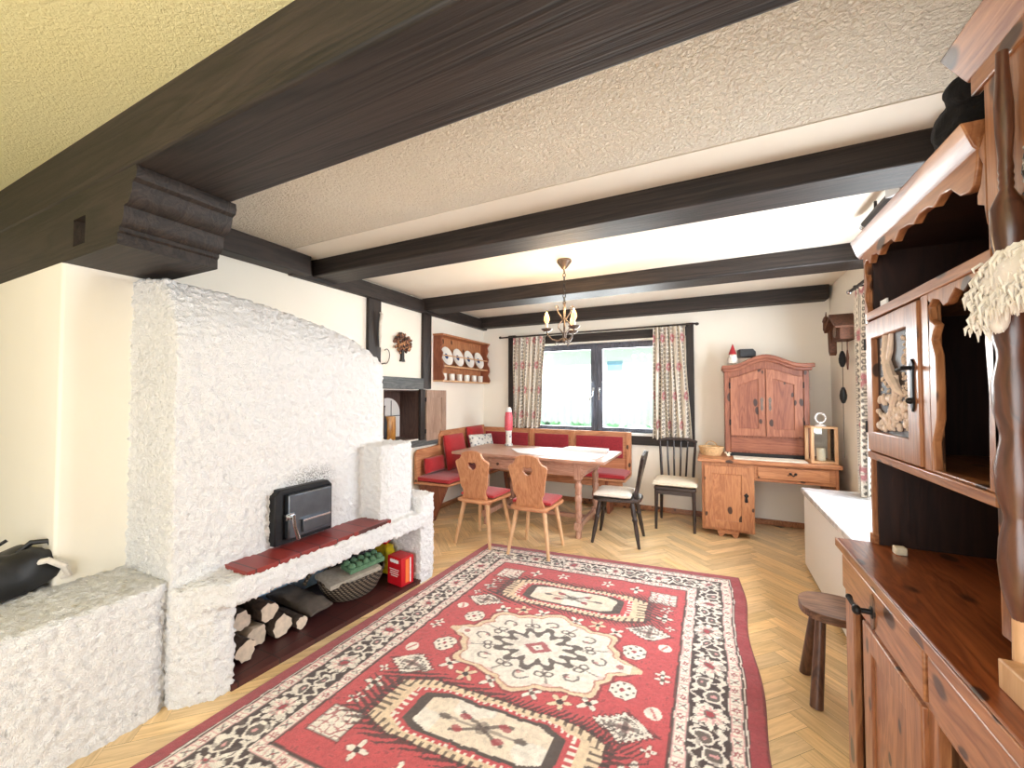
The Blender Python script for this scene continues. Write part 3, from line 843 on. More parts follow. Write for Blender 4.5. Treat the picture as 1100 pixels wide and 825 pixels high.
for k in (-.03, -.005, .02): box(b, k, k + .006, -.0602, -.0583, Z0 + .157, Z0 + .185)
obj('print', b, M_white, t, label='white printed lines on the carton')
# black bag on the plaster bench
t = thing('black_bag', 'black bag with a pale strap lying on the plaster bench by the pier', 'bag', (-2.72, 0.60, 0.555), R(20), world=False)
b = BM(); cushion(b, .30, .34, .17, Mx((0, 0, .085)), n=20, pw=3, edge=.2)
for v in b.verts:
    v.co.z = max(.002, v.co.z + .03 * mnoise.noise(v.co * 11)); v.co.x += .015 * mnoise.noise(v.co * 14)
obj('bag_body', b, M_black, t)
b = BM(); tube(b, [(.10, .02, .12), (.16, .06, .13), (.185, .10, .09), (.17, .13, .04), (.12, .12, .02)], 0.013); obj('strap', b, M_white_f, t, label='pale grey strap')
b = BM(); tube(b, [(.0, .06, .15), (.03, .09, .19), (.08, .12, .19), (.11, .13, .13)], .012); tube(b, [(-.05, .0, .15), (-.03, .02, .20), (-.02, .04, .215)], .007); obj('handle', b, M_black, t)
# ================================================================ CORNER BENCH
bn = thing('corner_bench', 'pine corner bench with red upholstered seats around the dining table', 'bench', (-2.7, 4.8, 0))
# left arm of the bench
obj('seat_board', xyprism(BM(), [(-3.0, 3.62), (-2.55, 3.66), (-2.50, 4.72), (-0.88, 4.72), (-0.88, 5.14), (-3.0, 5.14)], 0.405, 0.432), M_pine_y, bn, 0.006)
sc_ = BM()
cushion(sc_, 0.44, 1.06, 0.06, Mx((-2.765, 4.175, 0.462)), n=16, pw=14, edge=.6)
obj('seat_cushion', sc_, M_red, bn, label='red seat cushion on the left arm')
sc_ = BM(); cushion(sc_, 1.62, 0.42, 0.06, Mx((-1.70, 4.925, 0.462)), n=18, pw=16, edge=.6)
obj('seat_cushion', sc_, M_red, bn, label='red seat cushion under the window')
# stepped back panel, left wall
b = BM(); plate(b, [(3.62, 0.43), (3.62, 0.74), (3.66, 0.785), (4.05, 0.80), (4.05, 0.92), (4.10, 0.965), (5.14, 0.975), (5.14, 0.43)], [], 'yz', -2.995, -2.965)
obj('back_panel', b, M_pine_y, bn, 0.005)
obj('back_panel', bx(-3.0, -0.88, 5.125, 5.155, 0.43, 0.945), M_pine_x, bn, 0.005)
for x in (-2.2, -1.62, -0.91): obj('back_stile', bx(x - .028, x + .028, 5.105, 5.127, 0.43, 0.945), M_pine_z, bn, 0.003)
for x0, x1 in ((-2.92, -2.26), (-2.15, -1.68), (-1.57, -0.98)):
    c_ = BM(); cushion(c_, x1 - x0, 0.26, 0.045, Mx(((x0 + x1) / 2, 5.108, 0.755), rx=R(90)), n=12, pw=14, edge=.5)
    obj('back_upholstery', c_, M_red_d, bn, label='dark red upholstered back panel')
# board legs
b = BM(); plate(b, [(-2.98, 0.405), (-2.60, 0.405), (-2.78, 0.0), (-2.98, 0.0)], [], 'xz', 3.70, 3.735)
obj('leg', b, M_red_z, bn, 0.004)
b = BM(); plate(b, [(-1.30, 0.405), (-0.98, 0.405), (-1.05, 0.0), (-1.22, 0.0)], [], 'xz', 4.80, 4.835)
b2 = BM(); plate(b2, [(4.74, 0.405), (5.12, 0.405), (5.05, 0.0), (4.84, 0.0)], [], 'yz', -1.12, -1.085)
b.free(); obj('leg', b2, M_red_z, bn, 0.004)
b2 = BM(); plate(b2, [(4.74, 0.405), (5.12, 0.405), (5.05, 0.0), (4.84, 0.0)], [], 'yz', -2.45, -2.415)
obj('leg', b2, M_red_z, bn, 0.004)
obj('seat_rail', bx(-2.4, -0.92, 4.76, 4.78, 0.33, 0.405), M_pine_x, bn, 0.004)
# loose cushions
def loose(name, mat, loc, sx, sy, sz, rx, rz, label, ry=0, pw=4):
    c_ = BM(); cushion(c_, sx, sy, sz, Mx(loc, rx=rx, ry=ry, rz=rz), n=16, pw=pw, edge=.2)
    return tag(obj(name, c_, mat, None, loc=loc), label, 'cushion')
loose('bench_cushion', M_red, (-2.895, 3.86, 0.60), 0.34, 0.17, 0.10, R(84), R(90), 'small red cushion at the near end of the left bench arm')
loose('bench_cushion', M_red, (-2.875, 4.26, 0.705), 0.40, 0.42, 0.12, R(80), R(90), 'large square red cushion leaning on the left bench back')
loose('bench_cushion', M_red, (-2.89, 4.78, 0.80), 0.34, 0.36, 0.11, R(80), R(86), 'red cushion half hidden behind the pale patterned cushion')
k_ = NT('patterned_cushion')
v_ = k_.coords(rand=False); vo_ = k_.n('ShaderNodeTexVoronoi', i_Scale=28.0); k_.l(v_, vo_.inputs['Vector'])
k_.l(k_.ramp([(0.25, srgb(120, 130, 140)), (0.45, srgb(226, 226, 222))], vo_.outputs['Distance']).outputs[0], k_.b.inputs['Base Color']); k_.b.inputs['Roughness'].default_value = .9
M_patt = k_.m
loose('bench_cushion', M_patt, (-2.70, 4.62, 0.745), 0.34, 0.30, 0.10, R(68), R(62), 'pale grey patterned cushion leaning in the bench corner')

# ================================================================ DINING TABLE
tb = thing('dining_table', 'pine dining table with turned legs in front of the corner bench', 'table', (-1.75, 4.22, 0))
ZT = 0.772
TX0, TX1, TY0, TY1 = -2.62, -0.90, 3.80, 4.64
obj('tabletop', bx(TX0, TX1, TY0, TY1, ZT - 0.03, ZT), M_tab_x, tb, 0.006)
ax0, ax1, ay0, ay1 = TX0 + .36, TX1 - .22, TY0 + .05, TY1 - .08
obj('apron', bx(ax0, ax1, ay0 - 0.0, ay0 + .025, ZT - 0.165, ZT - 0.03), M_tab_x, tb, 0.003)
obj('apron', bx(ax0, ax1, ay1 - .025, ay1, ZT - 0.165, ZT - 0.03), M_tab_x, tb, 0.003)
obj('apron', bx(ax1 - .025, ax1, ay0 + .025, ay1 - .025, ZT - 0.165, ZT - 0.03), M_tab_x, tb, 0.003)
obj('apron', bx(ax0, ax0 + .025, ay0 + .025, ay1 - .025, ZT - 0.165, ZT - 0.03), M_tab_x, tb, 0.003)
for x in (-2.0, -1.62):
    d_ = obj('drawer', bx(x - .13, x + .13, ay0 - .016, ay0 + .004, ZT - 0.15, ZT - 0.05), M_tab_x, tb, 0.004)
    kb = BM(); lathe(kb, [(0, 0), (.007, 0), (.007, .01), (.015, .016), (.015, .024), (0, .03)], Mx((x - .04, ay0 - .016, ZT - .10), rx=R(90)), 14)
    obj('knob', kb, M_stool_z, d_)
def tleg(x, y):
    b = BM()
    box(b, x - .035, x + .035, y - .035, y + .035, ZT - 0.20, ZT - .03)
    pr = [(0, .57), (.034, .57), (.026, .56), (.024, .545), (.036, .525), (.037, .50), (.030, .47), (.034, .44), (.027, .425), (.036, .405), (.036, .37), (.028, .345), (.036, .32), (.036, .285), (.028, .26), (.034, .24), (.034, .21), (.027, .19), (.03, .17), (.026, .15), (0, .15)]
    lathe(b, pr[::-1], Mx((x, y, 0)), 18)
    box(b, x - .036, x + .036, y - .036, y + .036, 0.085, 0.155)
    lathe(b, [(0, 0), (.026, 0), (.03, .02), (.031, .06), (.022, .085), (0, .085)], Mx((x, y, 0)), 16)
    obj('leg', b, M_tab_z, tb, 0.003)
lx0, lx1, ly0, ly1 = ax0 + .05, ax1 - .055, ay0 + .030, ay1 - .030
for x in (lx0, lx1):
    for y in (ly0, ly1): tleg(x, y)
for x in (lx0, lx1): obj('stretcher', bx(x - .02, x + .02, ly0 + .03, ly1 - .03, .095, .145), M_tab_z, tb, 0.004)
obj('stretcher', bx(lx0 + .02, lx1 - .02, (ly0 + ly1) / 2 - .02, (ly0 + ly1) / 2 + .02, .10, .14), M_tab_x, tb, 0.004)
for sx, x in ((-1, lx0 - .035), (1, lx1 + .035)):
    b = BM(); plate(b, [(x, ZT - .20), (x, ZT - .031), (x + sx * .17, ZT - .031), (x + sx * .15, ZT - .055), (x + sx * .06, ZT - .10), (x + sx * .03, ZT - .15)], [], 'xz', ay0 + .002, ay0 + .026); obj('corner_bracket', b, M_tab_x, tb, 0.002)
# cloth, sheets, candle
cl = BM(); xyprism(cl, [(-2.12, 4.30), (-1.92, 4.43), (-1.35, 4.45), (-0.98, 4.32), (-1.02, 3.95), (-1.28, 3.84), (-1.90, 4.02)], ZT + .001, ZT + .004)
tag(obj('table_runner', cl, plain('runner', srgb(236, 238, 242), .8, var=.05, scale=50), None, loc=(-1.5, 4.2, ZT)), 'white cloth runner spread over the dining table', 'cloth')
nb = BM(); xyprism(nb, [(-1.52, 4.44), (-1.02, 4.40), (-1.03, 4.58), (-1.50, 4.61)], ZT + .001, ZT + .03)
tag(obj('paper_stack', nb, M_paper, None, 0.002, loc=(-1.3, 4.5, ZT)), 'stack of white paper at the window side of the dining table', 'paper')
cd = thing('candle_lantern', 'tall pink glass candle holder on a white patterned foot on the table', 'candle holder', (-2.27, 4.54, ZT), world=False)
b = BM(); lathe(b, [(0, .002), (.05, .002), (.05, .02), (.036, .03), (.036, .17), (.045, .19), (0, .19)], None, 20); obj('foot', b, M_patt, cd)
b = BM(); lathe(b, [(0, .19), (.045, .19), (.052, .22), (.05, .36), (.04, .42), (0, .42)], None, 20); obj('glass', b, M_pinkglass, cd)
b = BM(); lathe(b, [(0, .42), (.038, .42), (.03, .47), (.02, .48), (0, .48)], None, 16); obj('cap', b, M_white, cd)

# ================================================================ PINE CHAIRS
def pine_chair(name, label, loc, rz):
    t = thing(name, label, 'chair', loc, rz, 'pine peasant chairs at the table', world=False)
    zs = 0.425
    seat = [(-.165, -.215), (-.10, -.235), (.10, -.235), (.165, -.215), (.20, .05), (.205, .17), (.17, .215), (-.17, .215), (-.205, .17), (-.20, .05)]
    obj('seat', xyprism(BM(), seat, zs - .028, zs), M_pine_x, t, 0.008)
    c_ = BM(); cushion(c_, .36, .33, .045, Mx((0, .035, zs + .022)), n=14, pw=6, edge=.45); obj('cushion', c_, M_red, t)
    half = [(.128, -.02), (.134, .01), (.118, .05), (.122, .085), (.14, .115), (.148, .18), (.158, .24), (.172, .30), (.180, .345), (.168, .362), (.135, .376), (.115, .40), (.102, .435), (.06, .452)]
    outl = half + [(0, .456)] + [(-x, z) for x, z in half[::-1]]
    hole = [(0, .275), (.025, .285), (.043, .31), (.043, .335), (.03, .352), (.012, .345), (0, .34), (-.012, .345), (-.03, .352), (-.043, .335), (-.043, .31), (-.025, .285)]
    b = BM(); plate(b, outl, [hole], 'xz', -.013, .013, Mx((0, -.165, zs), rx=R(9)))
    obj('backrest', b, M_pine_z, t, 0.004)
    for sx in (-1, 1):
        b = BM(); tube(b, [(sx * .125, -.15, zs - .02), (sx * .155, -.18, .22), (sx * .188, -.215, 0)], [.021, .019, .014], 12); obj('leg', b, M_leg, t)
        b = BM(); tube(b, [(sx * .13, .14, zs - .02), (sx * .155, .175, .22), (sx * .185, .215, -.0105)], [.021, .019, .014], 12); obj('leg', b, M_leg, t)
    for y_ in (-.14, .13): obj('batten', bx(-.15, .15, y_ - .03, y_ + .03, zs - .05, zs - .026), M_pine_x, t, 0.004)
    return t
pc = pine_chair('pine_chair', 'left pine chair with heart cut-out back and red cushion at the dining table', (-1.985, 3.44, .011), R(-1))
pc2 = dup(pc, (-1.43, 3.425, .011), R(2), 'right pine chair with heart cut-out back and red cushion, nearest the camera')

# ================================================================ DARK CHAIR
dc = thing('dark_chair', 'dark stained peasant chair with grey white cushion at the right end of the table', 'chair', (-0.82, 4.03, 0), R(92), world=False)
zs = .43
seat = [(-.15, -.20), (-.08, -.225), (.08, -.225), (.15, -.20), (.205, .05), (.20, .16), (.14, .215), (-.14, .215), (-.20, .16), (-.205, .05)]
obj('seat', xyprism(BM(), seat, zs - .03, zs), M_dark_x, dc, 0.008)
c_ = BM(); cushion(c_, .37, .34, .055, Mx((0, .03, zs + .027)), n=14, pw=5, edge=.3); obj('cushion', c_, M_white_f, dc, label='grey white seat cushion')
half = [(.075, -.02), (.09, .03), (.075, .08), (.095, .15), (.13, .24), (.165, .30), (.175, .35), (.19, .40), (.165, .43), (.11, .425), (.06, .445)]
b = BM(); plate(b, half + [(0, .455)] + [(-x, z) for x, z in half[::-1]], [[(0, .27), (.03, .29), (.04, .32), (.02, .345), (0, .33), (-.02, .345), (-.04, .32), (-.03, .29)]], 'xz', -.015, .015, Mx((0, -.165, zs), rx=R(12)))
obj('backrest', b, M_dark_z, dc, 0.005)
for sx in (-1, 1):
    for sy in (-1, 1):
        p0 = Vector((sx * .12, sy * .145, zs - .02)); p1 = Vector((sx * .19, sy * .215, 0))
        ts = [0, .15, .3, .36, .40, .46, .7, .85, 1]; rs = [.02, .022, .024, .018, .026, .019, .02, .016, .013]
        b = BM(); tube(b, [p0.lerp(p1, q) for q in ts], rs, 12); obj('leg', b, M_dark_z, dc)

# ================================================================ SPINDLE CHAIR
sp = thing('spindle_chair', 'black spindle back chair with cream cushion against the wall left of the desk', 'chair', (-0.345, 4.73, 0), R(180), world=False)
zs = .445
obj('seat', xyprism(BM(), [(-.175, -.20), (.175, -.20), (.205, .19), (.19, .215), (-.19, .215), (-.205, .19)], zs - .035, zs), M_dark_x, sp, 0.01)
b = BM(); box(b, -.19, .19, .18, .2, zs - .08, zs - .035); box(b, -.165, .165, -.19, -.17, zs - .08, zs - .035); box(b, -.185, -.165, -.18, .19, zs - .08, zs - .035); box(b, .165, .185, -.18, .19, zs - .08, zs - .035)
obj('seat_rail', b, M_dark_x, sp, 0.003)
c_ = BM(); cushion(c_, .43, .42, .06, Mx((0, .01, zs + .03)), n=14, pw=5, edge=.35); obj('cushion', c_, M_cream_f, sp, label='cream seat cushion')
for sx in (-1, 1):
    b = BM(); tube(b, [(sx * .18, .19, zs - .03), (sx * .185, .20, 0)], [.02, .014], 10); obj('leg', b, M_dark_z, sp)
    b = BM(); tube(b, [(sx * .165, -.18, zs - .03), (sx * .175, -.215, 0)], [.02, .014], 10); obj('leg', b, M_dark_z, sp)
    b = BM(); tube(b, [(sx * .16, -.18, zs - .02), (sx * .175, -.225, .70), (sx * .19, -.27, .885)], [.016, .015, .012], 10); obj('back_post', b, M_dark_z, sp)
for x in (-.10, -.035, .035, .10):
    b = BM(); tube(b, [(x * .85, -.18, zs), (x, -.225, .70), (x * 1.08, -.262, .875)], [.010, .010, .008], 8); obj('spindle', b, M_dark_z, sp)
b = BM(); tube(b, [(-.205, -.265, .875), (-.12, -.275, .898), (0, -.28, .902), (.12, -.275, .898), (.205, -.265, .875)], [.014, .018, .018, .018, .014], 10); obj('top_rail', b, M_dark_x, sp)

# ================================================================ DESK
dk = thing('writing_desk', 'knotty pine writing desk with one cupboard in the right back corner', 'desk', (0.46, 4.86, 0))
DY = 4.55
obj('desktop', bx(-.125, 1.045, DY - .03, 5.17, .735, .77), M_desk_x, dk, 0.005)
obj('cupboard', bx(-.09, .37, DY + .006, 5.15, .06, .735), M_desk_z, dk, 0.004)
dx0, dx1, dz0, dz1 = -.065, .335, .085, .70
b = BM(); plate(b, [(dx0, dz0), (dx1, dz0), (dx1, dz1), (dx0, dz1)], [[(dx0 + .075, dz0 + .08), (dx1 - .075, dz0 + .08), (dx1 - .075, dz1 - .08), (dx0 + .075, dz1 - .08)]], 'xz', DY - .014, DY + .008)
dd = obj('door', b, M_desk_z, dk, 0.004)
obj('panel', bx(dx0 + .07, dx1 - .07, DY - .004, DY + .006, dz0 + .07, dz1 - .07), M_desk_z, dd, 0.002)
b = BM(); plate(b, [(.285, .37), (.30, .36), (.315, .37), (.31, .41), (.322, .43), (.30, .455), (.278, .43), (.29, .41)], [], 'xz', DY - .019, DY - .013)
obj('key_plate', b, M_iron, dd)
obj('apron', bx(.37, 1.0, DY + .01, DY + .03, .575, .735), M_desk_x, dk, 0.003)
d_ = obj('drawer', bx(.40, .955, DY - .006, DY + .012, .605, .715), M_desk_x, dk, 0.004)
b = BM(); tube(b, [(.66, DY - .02, .668), (.68, DY - .026, .65), (.70, DY - .02, .668)], .006, 8)
for x in (.66, .70): ell(b, (x, DY - .012, .668), (.012, .01, .012), 10)
obj('pull', b, M_iron, d_)
obj('side_panel', bx(1.0, 1.025, DY + .01, 5.15, .06, .735), M_desk_z, dk, 0.004)
b = BM(); plate(b, [(.06, 0), (.09, .0), (.11, .03), (.17, .03), (.19, 0), (.22, 0), (.24, .06), (.04, .06)], [], 'xz', DY + .01, DY + .06); obj('foot', b, M_desk_x, dk, 0.004)
obj('foot', bx(-.06, .34, 5.04, 5.10, 0, .06), M_desk_x, dk, 0.004)
obj('foot', bx(.995, 1.03, DY + .01, 5.12, 0, .06), M_desk_x, dk, 0.004)

# ================================================================ WALL CABINET ON THE DESK
cb = thing('arched_cabinet', 'red brown pine cabinet with arched cornice and two doors on the desk', 'cabinet', (.497, 4.98, .77))
CY = 4.80
cx0, cx1 = .135, .862
def arc(x, z0=1.70, h=.10):
    u = (x - .497) / .385
    return z0 + h * (math.cos(min(1, abs(u) / .82) * PI) * .5 + .5)
xs = np.linspace(cx0, cx1, 21)
b = BM(); plate(b, [(cx0, .81), (cx1, .81)] + [(x, arc(x, 1.665, .10)) for x in xs[::-1]], [], 'xz', CY + .012, 5.16)
obj('carcass', b, M_red_z, cb, 0.004)
obj('base_board', bx(cx0 + .02, cx1 - .02, CY + .03, 5.15, .771, .812), M_black, cb, label='black plinth')
xs2 = np.linspace(.112, .905, 25)
b = BM(); plate(b, [(x, arc(x, 1.672)) for x in xs2] + [(x, arc(x, 1.712)) for x in xs2[::-1]], [], 'xz', CY - .045, 5.165); obj('cornice', b, M_red_x, cb, 0.006)
b = BM(); xs3 = np.linspace(.122, .885, 25)
plate(b, [(x, arc(x, 1.645)) for x in xs3] + [(x, arc(x, 1.680)) for x in xs3[::-1]], [], 'xz', CY - .02, 5.0); obj('cornice_moulding', b, M_red_x, cb, 0.004)
obj('lower_panel', bx(cx0 + .05, cx1 - .05, CY + .0, CY + .014, .825, .965), M_red_x, cb, 0.003)
obj('side_stile', bx(cx0, cx0 + .045, CY - .003, CY + .014, .815, 1.645), M_red_z, cb, 0.003)
obj('side_stile', bx(cx1 - .045, cx1, CY - .003, CY + .014, .815, 1.645), M_red_z, cb, 0.003)
for sgn, x0, x1 in ((-1, cx0 + .05, .495), (1, .501, cx1 - .05)):
    def top(x): return arc(x, 1.585, .085)
    n_ = 9
    X = np.linspace(x0, x1, n_); Xi = np.linspace(x0 + .075, x1 - .06, n_)
    if sgn > 0: Xi = np.linspace(x0 + .06, x1 - .075, n_)
    b = BM(); plate(b, [(x0, .985), (x1, .985)] + [(x, top(x)) for x in X[::-1]], [[(Xi[0], 1.06), (Xi[-1], 1.06)] + [(x, top(x) - .095) for x in Xi[::-1]]], 'xz', CY - .014, CY + .012)
    dd = obj('door', b, M_cab_z, cb, 0.004)
    b = BM(); plate(b, [(Xi[0] - .005, 1.055), (Xi[-1] + .005, 1.055)] + [(x, top(x) - .09) for x in Xi[::-1]], [], 'xz', CY - .003, CY + .011); obj('panel', b, M_red_z, dd, 0.002)
    hx = .465 if sgn < 0 else .535
    b = BM(); plate(b, [(hx - .012, 1.26), (hx, 1.24), (hx + .012, 1.26), (hx + .008, 1.31), (hx + .014, 1.36), (hx, 1.385), (hx - .014, 1.36), (hx - .008, 1.31)], [], 'xz', CY - .02, CY - .013)
    obj('escutcheon', b, M_pewter, dd)
    for z in (1.12, 1.50): obj('hinge', tube(BM(), [((x0 - .003 if sgn < 0 else x1 + .003), CY - .012, z - .03), ((x0 - .003 if sgn < 0 else x1 + .003), CY - .012, z + .03)], .007), M_iron, dd)
# things on and around it
gn = thing('garden_gnome', 'small gnome with tall red pointed hat and grey beard on the arched cabinet', 'figurine', (.215, 4.84, 1.735), world=False)
b = BM(); lathe(b, [(0, 0), (.045, 0), (.05, .03), (.04, .07), (.03, .085), (0, .09)], None, 16); obj('body', b, M_white_f, gn)
b = BM(); ell(b, (0, -.005, .085), (.03, .03, .028), 12); obj('head', b, M_flesh, gn)
b = BM(); lathe(b, [(0, .09), (.038, .095), (.034, .11), (.02, .15), (.008, .19), (0, .21)], None, 16); obj('hat', b, M_red, gn)
b = BM(); ell(b, (0, -.03, .06), (.028, .016, .035), 12); ell(b, (-.02, -.028, .075), (.014, .012, .015), 8); ell(b, (.02, -.028, .075), (.014, .012, .015), 8); obj('beard', b, M_patt, gn)
ell_ = BM(); ell(ell_, (0, -.037, .088), (.008, .008, .008), 8); obj('nose', ell_, M_flesh, gn)
b = BM(); plate(b, [(-.075, 0), (.075, 0), (.075, .055), (.05, .085), (-.075, .085)], [], 'xz', -.06, .06, Mx((.345, 4.93, 1.80), rz=R(10)))
tag(obj('dark_box', b, M_black, None, 0.004, loc=(.345, 4.93, 1.80)), 'small black box behind the gnome on the arched cabinet', 'box')
pp = BM(); xyprism(pp, [(.20, 4.57), (.80, 4.56), (.80, 4.77), (.20, 4.78)], .771, .779)
tag(obj('paper_sheets', pp, plain('ivory_paper', srgb(240, 234, 218), .75), None, loc=(.5, 4.67, .77)), 'long pale sheets of paper on the desk below the cabinet', 'paper')
kt = thing('bread_basket', 'small round wicker basket with hoop handle on the left of the desk', 'basket', (.0, 4.78, .771), world=False)
b = BM(); lathe(b, [(0, 0), (.085, 0), (.10, .03), (.115, .085), (.105, .085), (.092, .03), (.07, .008), (0, .008)], Matrix.Diagonal(Vector((1.05, .8, 1, 1))), 28); obj('bowl', b, M_wick_l, kt)
b = BM(); tube(b, [(.115 * math.cos(a), .088 * math.sin(a), .087) for a in np.linspace(0, 2 * PI, 29)[:-1]], .008, 8, closed=True); obj('rim', b, M_wick_l, kt)
b = BM(); tube(b, [(.055 * math.cos(a) - .0, .04, .085 + .055 * math.sin(a)) for a in np.linspace(0, PI, 11)], .005, 8); obj('handle', b, M_wick_l, kt)
b = BM(); ell(b, (.155, 4.72, .785), (.02, .02, .014), 10)
for k in range(5): tube(b, [(.15, 4.72, .79), (.15 + .03 * math.cos(k), 4.72 + .03 * math.sin(k * 1.3), .815)], .005, 6)
tag(obj('dried_bloom', b, M_cream_f, None, loc=(.155, 4.72, .77)), 'small cream dried flower between wicker basket and cabinet', 'flower')
ln = thing('wooden_lantern', 'pale wooden lantern with glass sides and white ring on the desk', 'lantern', (.925, 4.70, .771), R(6), world=False)
obj('base', bx(-.105, .105, -.09, .09, 0, .02), M_leg, ln, 0.003)
for sx in (-1, 1):
    for sy in (-1, 1): obj('post', bx(sx * .092 - .013, sx * .092 + .013, sy * .078 - .012, sy * .078 + .012, .02, .32), M_leg, ln, 0.002)
b = BM(); plate(b, [(-.105, -.09), (.105, -.09), (.105, .09), (-.105, .09)], [[(-.06, -.05), (.06, -.05), (.06, .05), (-.06, .05)]], 'xy', .32, .338); obj('top_frame', b, M_leg, ln, 0.003)
b = BM()
box(b, -.08, .08, -.079, -.077, .02, .32); obj('glass_pane', b, M_glass, ln)
b = BM(); box(b, .091, .093, -.066, .066, .02, .32); obj('glass_pane', b, M_glass, ln)
b = BM(); lathe(b, [(0, .338), (.05, .338), (.035, .352), (.015, .36), (.015, .38), (0, .38)], None, 16); obj('lid', b, M_white, ln)
b = BM(); tube(b, [(.04 * math.cos(a), 0, .415 + .045 * math.sin(a)) for a in np.linspace(0, 2 * PI, 21)[:-1]], .008, 8, closed=True); obj('ring', b, M_white, ln)
b = BM(); lathe(b, [(0, .02), (.035, .02), (.035, .13), (.03, .135), (0, .13)], None, 16); obj('candle', b, M_wick, ln)
# ================================================================ CURTAINS
M_curt = attrmat('printed_curtain', 0.9, 0.1, 150)
def curtain_pattern(Sx, Sz, seed):
    """cream cloth printed with columns of dark leaves, thin lines and pink posies"""
    r = np.random.RandomState(seed)
    cream = np.array(srgb(238, 230, 216)[:3]); dark = np.array(srgb(72, 66, 62)[:3]); pink = np.array(srgb(190, 120, 126)[:3]); pale = np.array(srgb(212, 186, 178)[:3]); grey = np.array(srgb(140, 134, 128)[:3])
    col = np.tile(cream, Sx.shape + (1,))
    # columns 4.5 cm wide
    cw = 0.055
    k = np.floor(Sx / cw).astype(int); fx = Sx / cw - k
    ph = r.rand(400)[(k % 400)]
    per = 0.048
    fz = (Sz / per + ph) % 1
    leaf = ((np.abs(fx - .5) / .30) ** 2 + (np.abs(fz - .5) / .36) ** 2 < 1)
    hole = ((np.abs(fx - .5) / .10) ** 2 + (np.abs(fz - .5) / .14) ** 2 < 1)
    kind = (r.rand(400)[(k % 400)])
    def put(m, c, a=1.0): col[m] = col[m] * (1 - a) + c * a
    put(leaf & (kind < .55), dark, .85); put(hole & (kind < .55), cream)
    put((np.abs(fx - .5) < .22) & (np.abs((Sz / .02 + ph * 5) % 1 - .5) < .3) & (kind >= .55) & (kind < .8), grey, .8)
    put((fx < .12), dark, .6)
    # pink posies on a staggered lattice
    px, pz = 0.21, 0.34
    row = np.floor(Sz / pz).astype(int)
    gx = ((Sx + (row % 2) * px / 2) / px) % 1 - .5; gz = (Sz / pz) % 1 - .5
    d = np.hypot(gx * px, gz * pz * .8)
    wob = .004 * np.sin(np.arctan2(gz, gx) * 6)
    put(d < .046 + wob, pale, .9); put((d < .036 + wob), pink, .85); put(d < .012, cream)
    put((np.abs(gz * pz) < .004), grey, .6)
    return np.clip(col, 0, 1)

def curtain(name, label, x0, x1, xb0, xb1, z0, z1, y, folds, seed, axis='x', amp=.03, parent_loc=None):
    nu, nv = 200, 170
    u = np.linspace(0, 1, nu)[:, None]; v = np.linspace(0, 1, nv)[None, :]
    r = np.random.RandomState(seed)
    ph = u * folds * 2 * PI + .6 * np.sin(u * 5 + seed)
    a = amp * (.75 + .35 * (1 - v)) * (1 + .3 * np.sin(u * 17 + seed))
    d = a * np.sin(ph) + .006 * np.sin(ph * 2.3 + v * 5)
    lo = xb0 + (xb1 - xb0) * u; hi = x0 + (x1 - x0) * u
    X = lo * (1 - v) + hi * v + .006 * np.sin(v * 6 + u * 20)
    Z = z0 + (z1 - z0) * v + .010 * np.sin(u * folds * 2 * PI) * (1 - v)
    Y = y + d
    P = np.stack([X, Y, Z + 0 * X], -1) if axis == 'x' else np.stack([Y, X, Z + 0 * X], -1)
    stretch = abs(x1 - x0) * 2.0
    cols = curtain_pattern(u * stretch + 0 * v, v * (z1 - z0) + 0 * u, seed)
    off = P.mean(axis=(0, 1))
    o = gridmesh(name, P, M_curt, cols, None, True, off, 0.004)
    return tag(o, label, 'curtain')
curtain('curtain', 'printed cream curtain with pink posies at the left of the far window', -2.47, -1.99, -2.49, -2.07, .965, 2.20, 5.09, 6.5, 3)
curtain('curtain', 'printed cream curtain with pink posies at the right of the far window', -.605, -.265, -.625, -.20, .885, 2.21, 5.085, 6.5, 11)
rd = thing('curtain_rod', 'thin dark curtain rod above the far window', 'curtain rod', (-1.4, 5.09, 2.22))
b = BM(); tube(b, [(-2.68, 5.09, 2.215), (-.13, 5.09, 2.225)], .011, 10); obj('rod', b, M_beam, rd)
for x in (-2.68, -.13):
    b = BM(); ell(b, (x, 5.09, 2.22), (.022, .018, .018), 10); obj('finial', b, M_beam, rd)
for x in (-2.53, -.21): obj('bracket', bx(x - .012, x + .012, 5.09, 5.16, 2.205, 2.225), M_beam, rd)
# lace half curtains
for i, (x0, x1, lab) in enumerate(((-2.27, -1.40, 'white lace half curtain on the left sash of the far window'), (-1.25, -.42, 'white lace half curtain on the right sash of the far window'))):
    nu, nv = 121, 30
    u = np.linspace(0, 1, nu)[:, None]; v = np.linspace(0, 1, nv)[None, :]
    X = x0 + (x1 - x0) * u + 0 * v
    zz = np.abs(((u * 10) % 1) - .5) * .06
    Z = (1.02 + zz) * (1 - v) + 1.57 * v
    Y = 5.215 + .006 * np.sin(u * 60) + 0 * v
    P = np.stack([X, Y, Z], -1); off = P.mean(axis=(0, 1))
    o = gridmesh('lace_curtain', P, M_lace, None, None, True, off)
    tag(o, lab, 'lace curtain')
    b = BM(); tube(b, [(x0 - .01, 5.215, 1.575), (x1 + .01, 5.215, 1.575)], .005, 8)
    WORLD[o.name] = Vector(off)
    obj('rod', b, M_white, o)
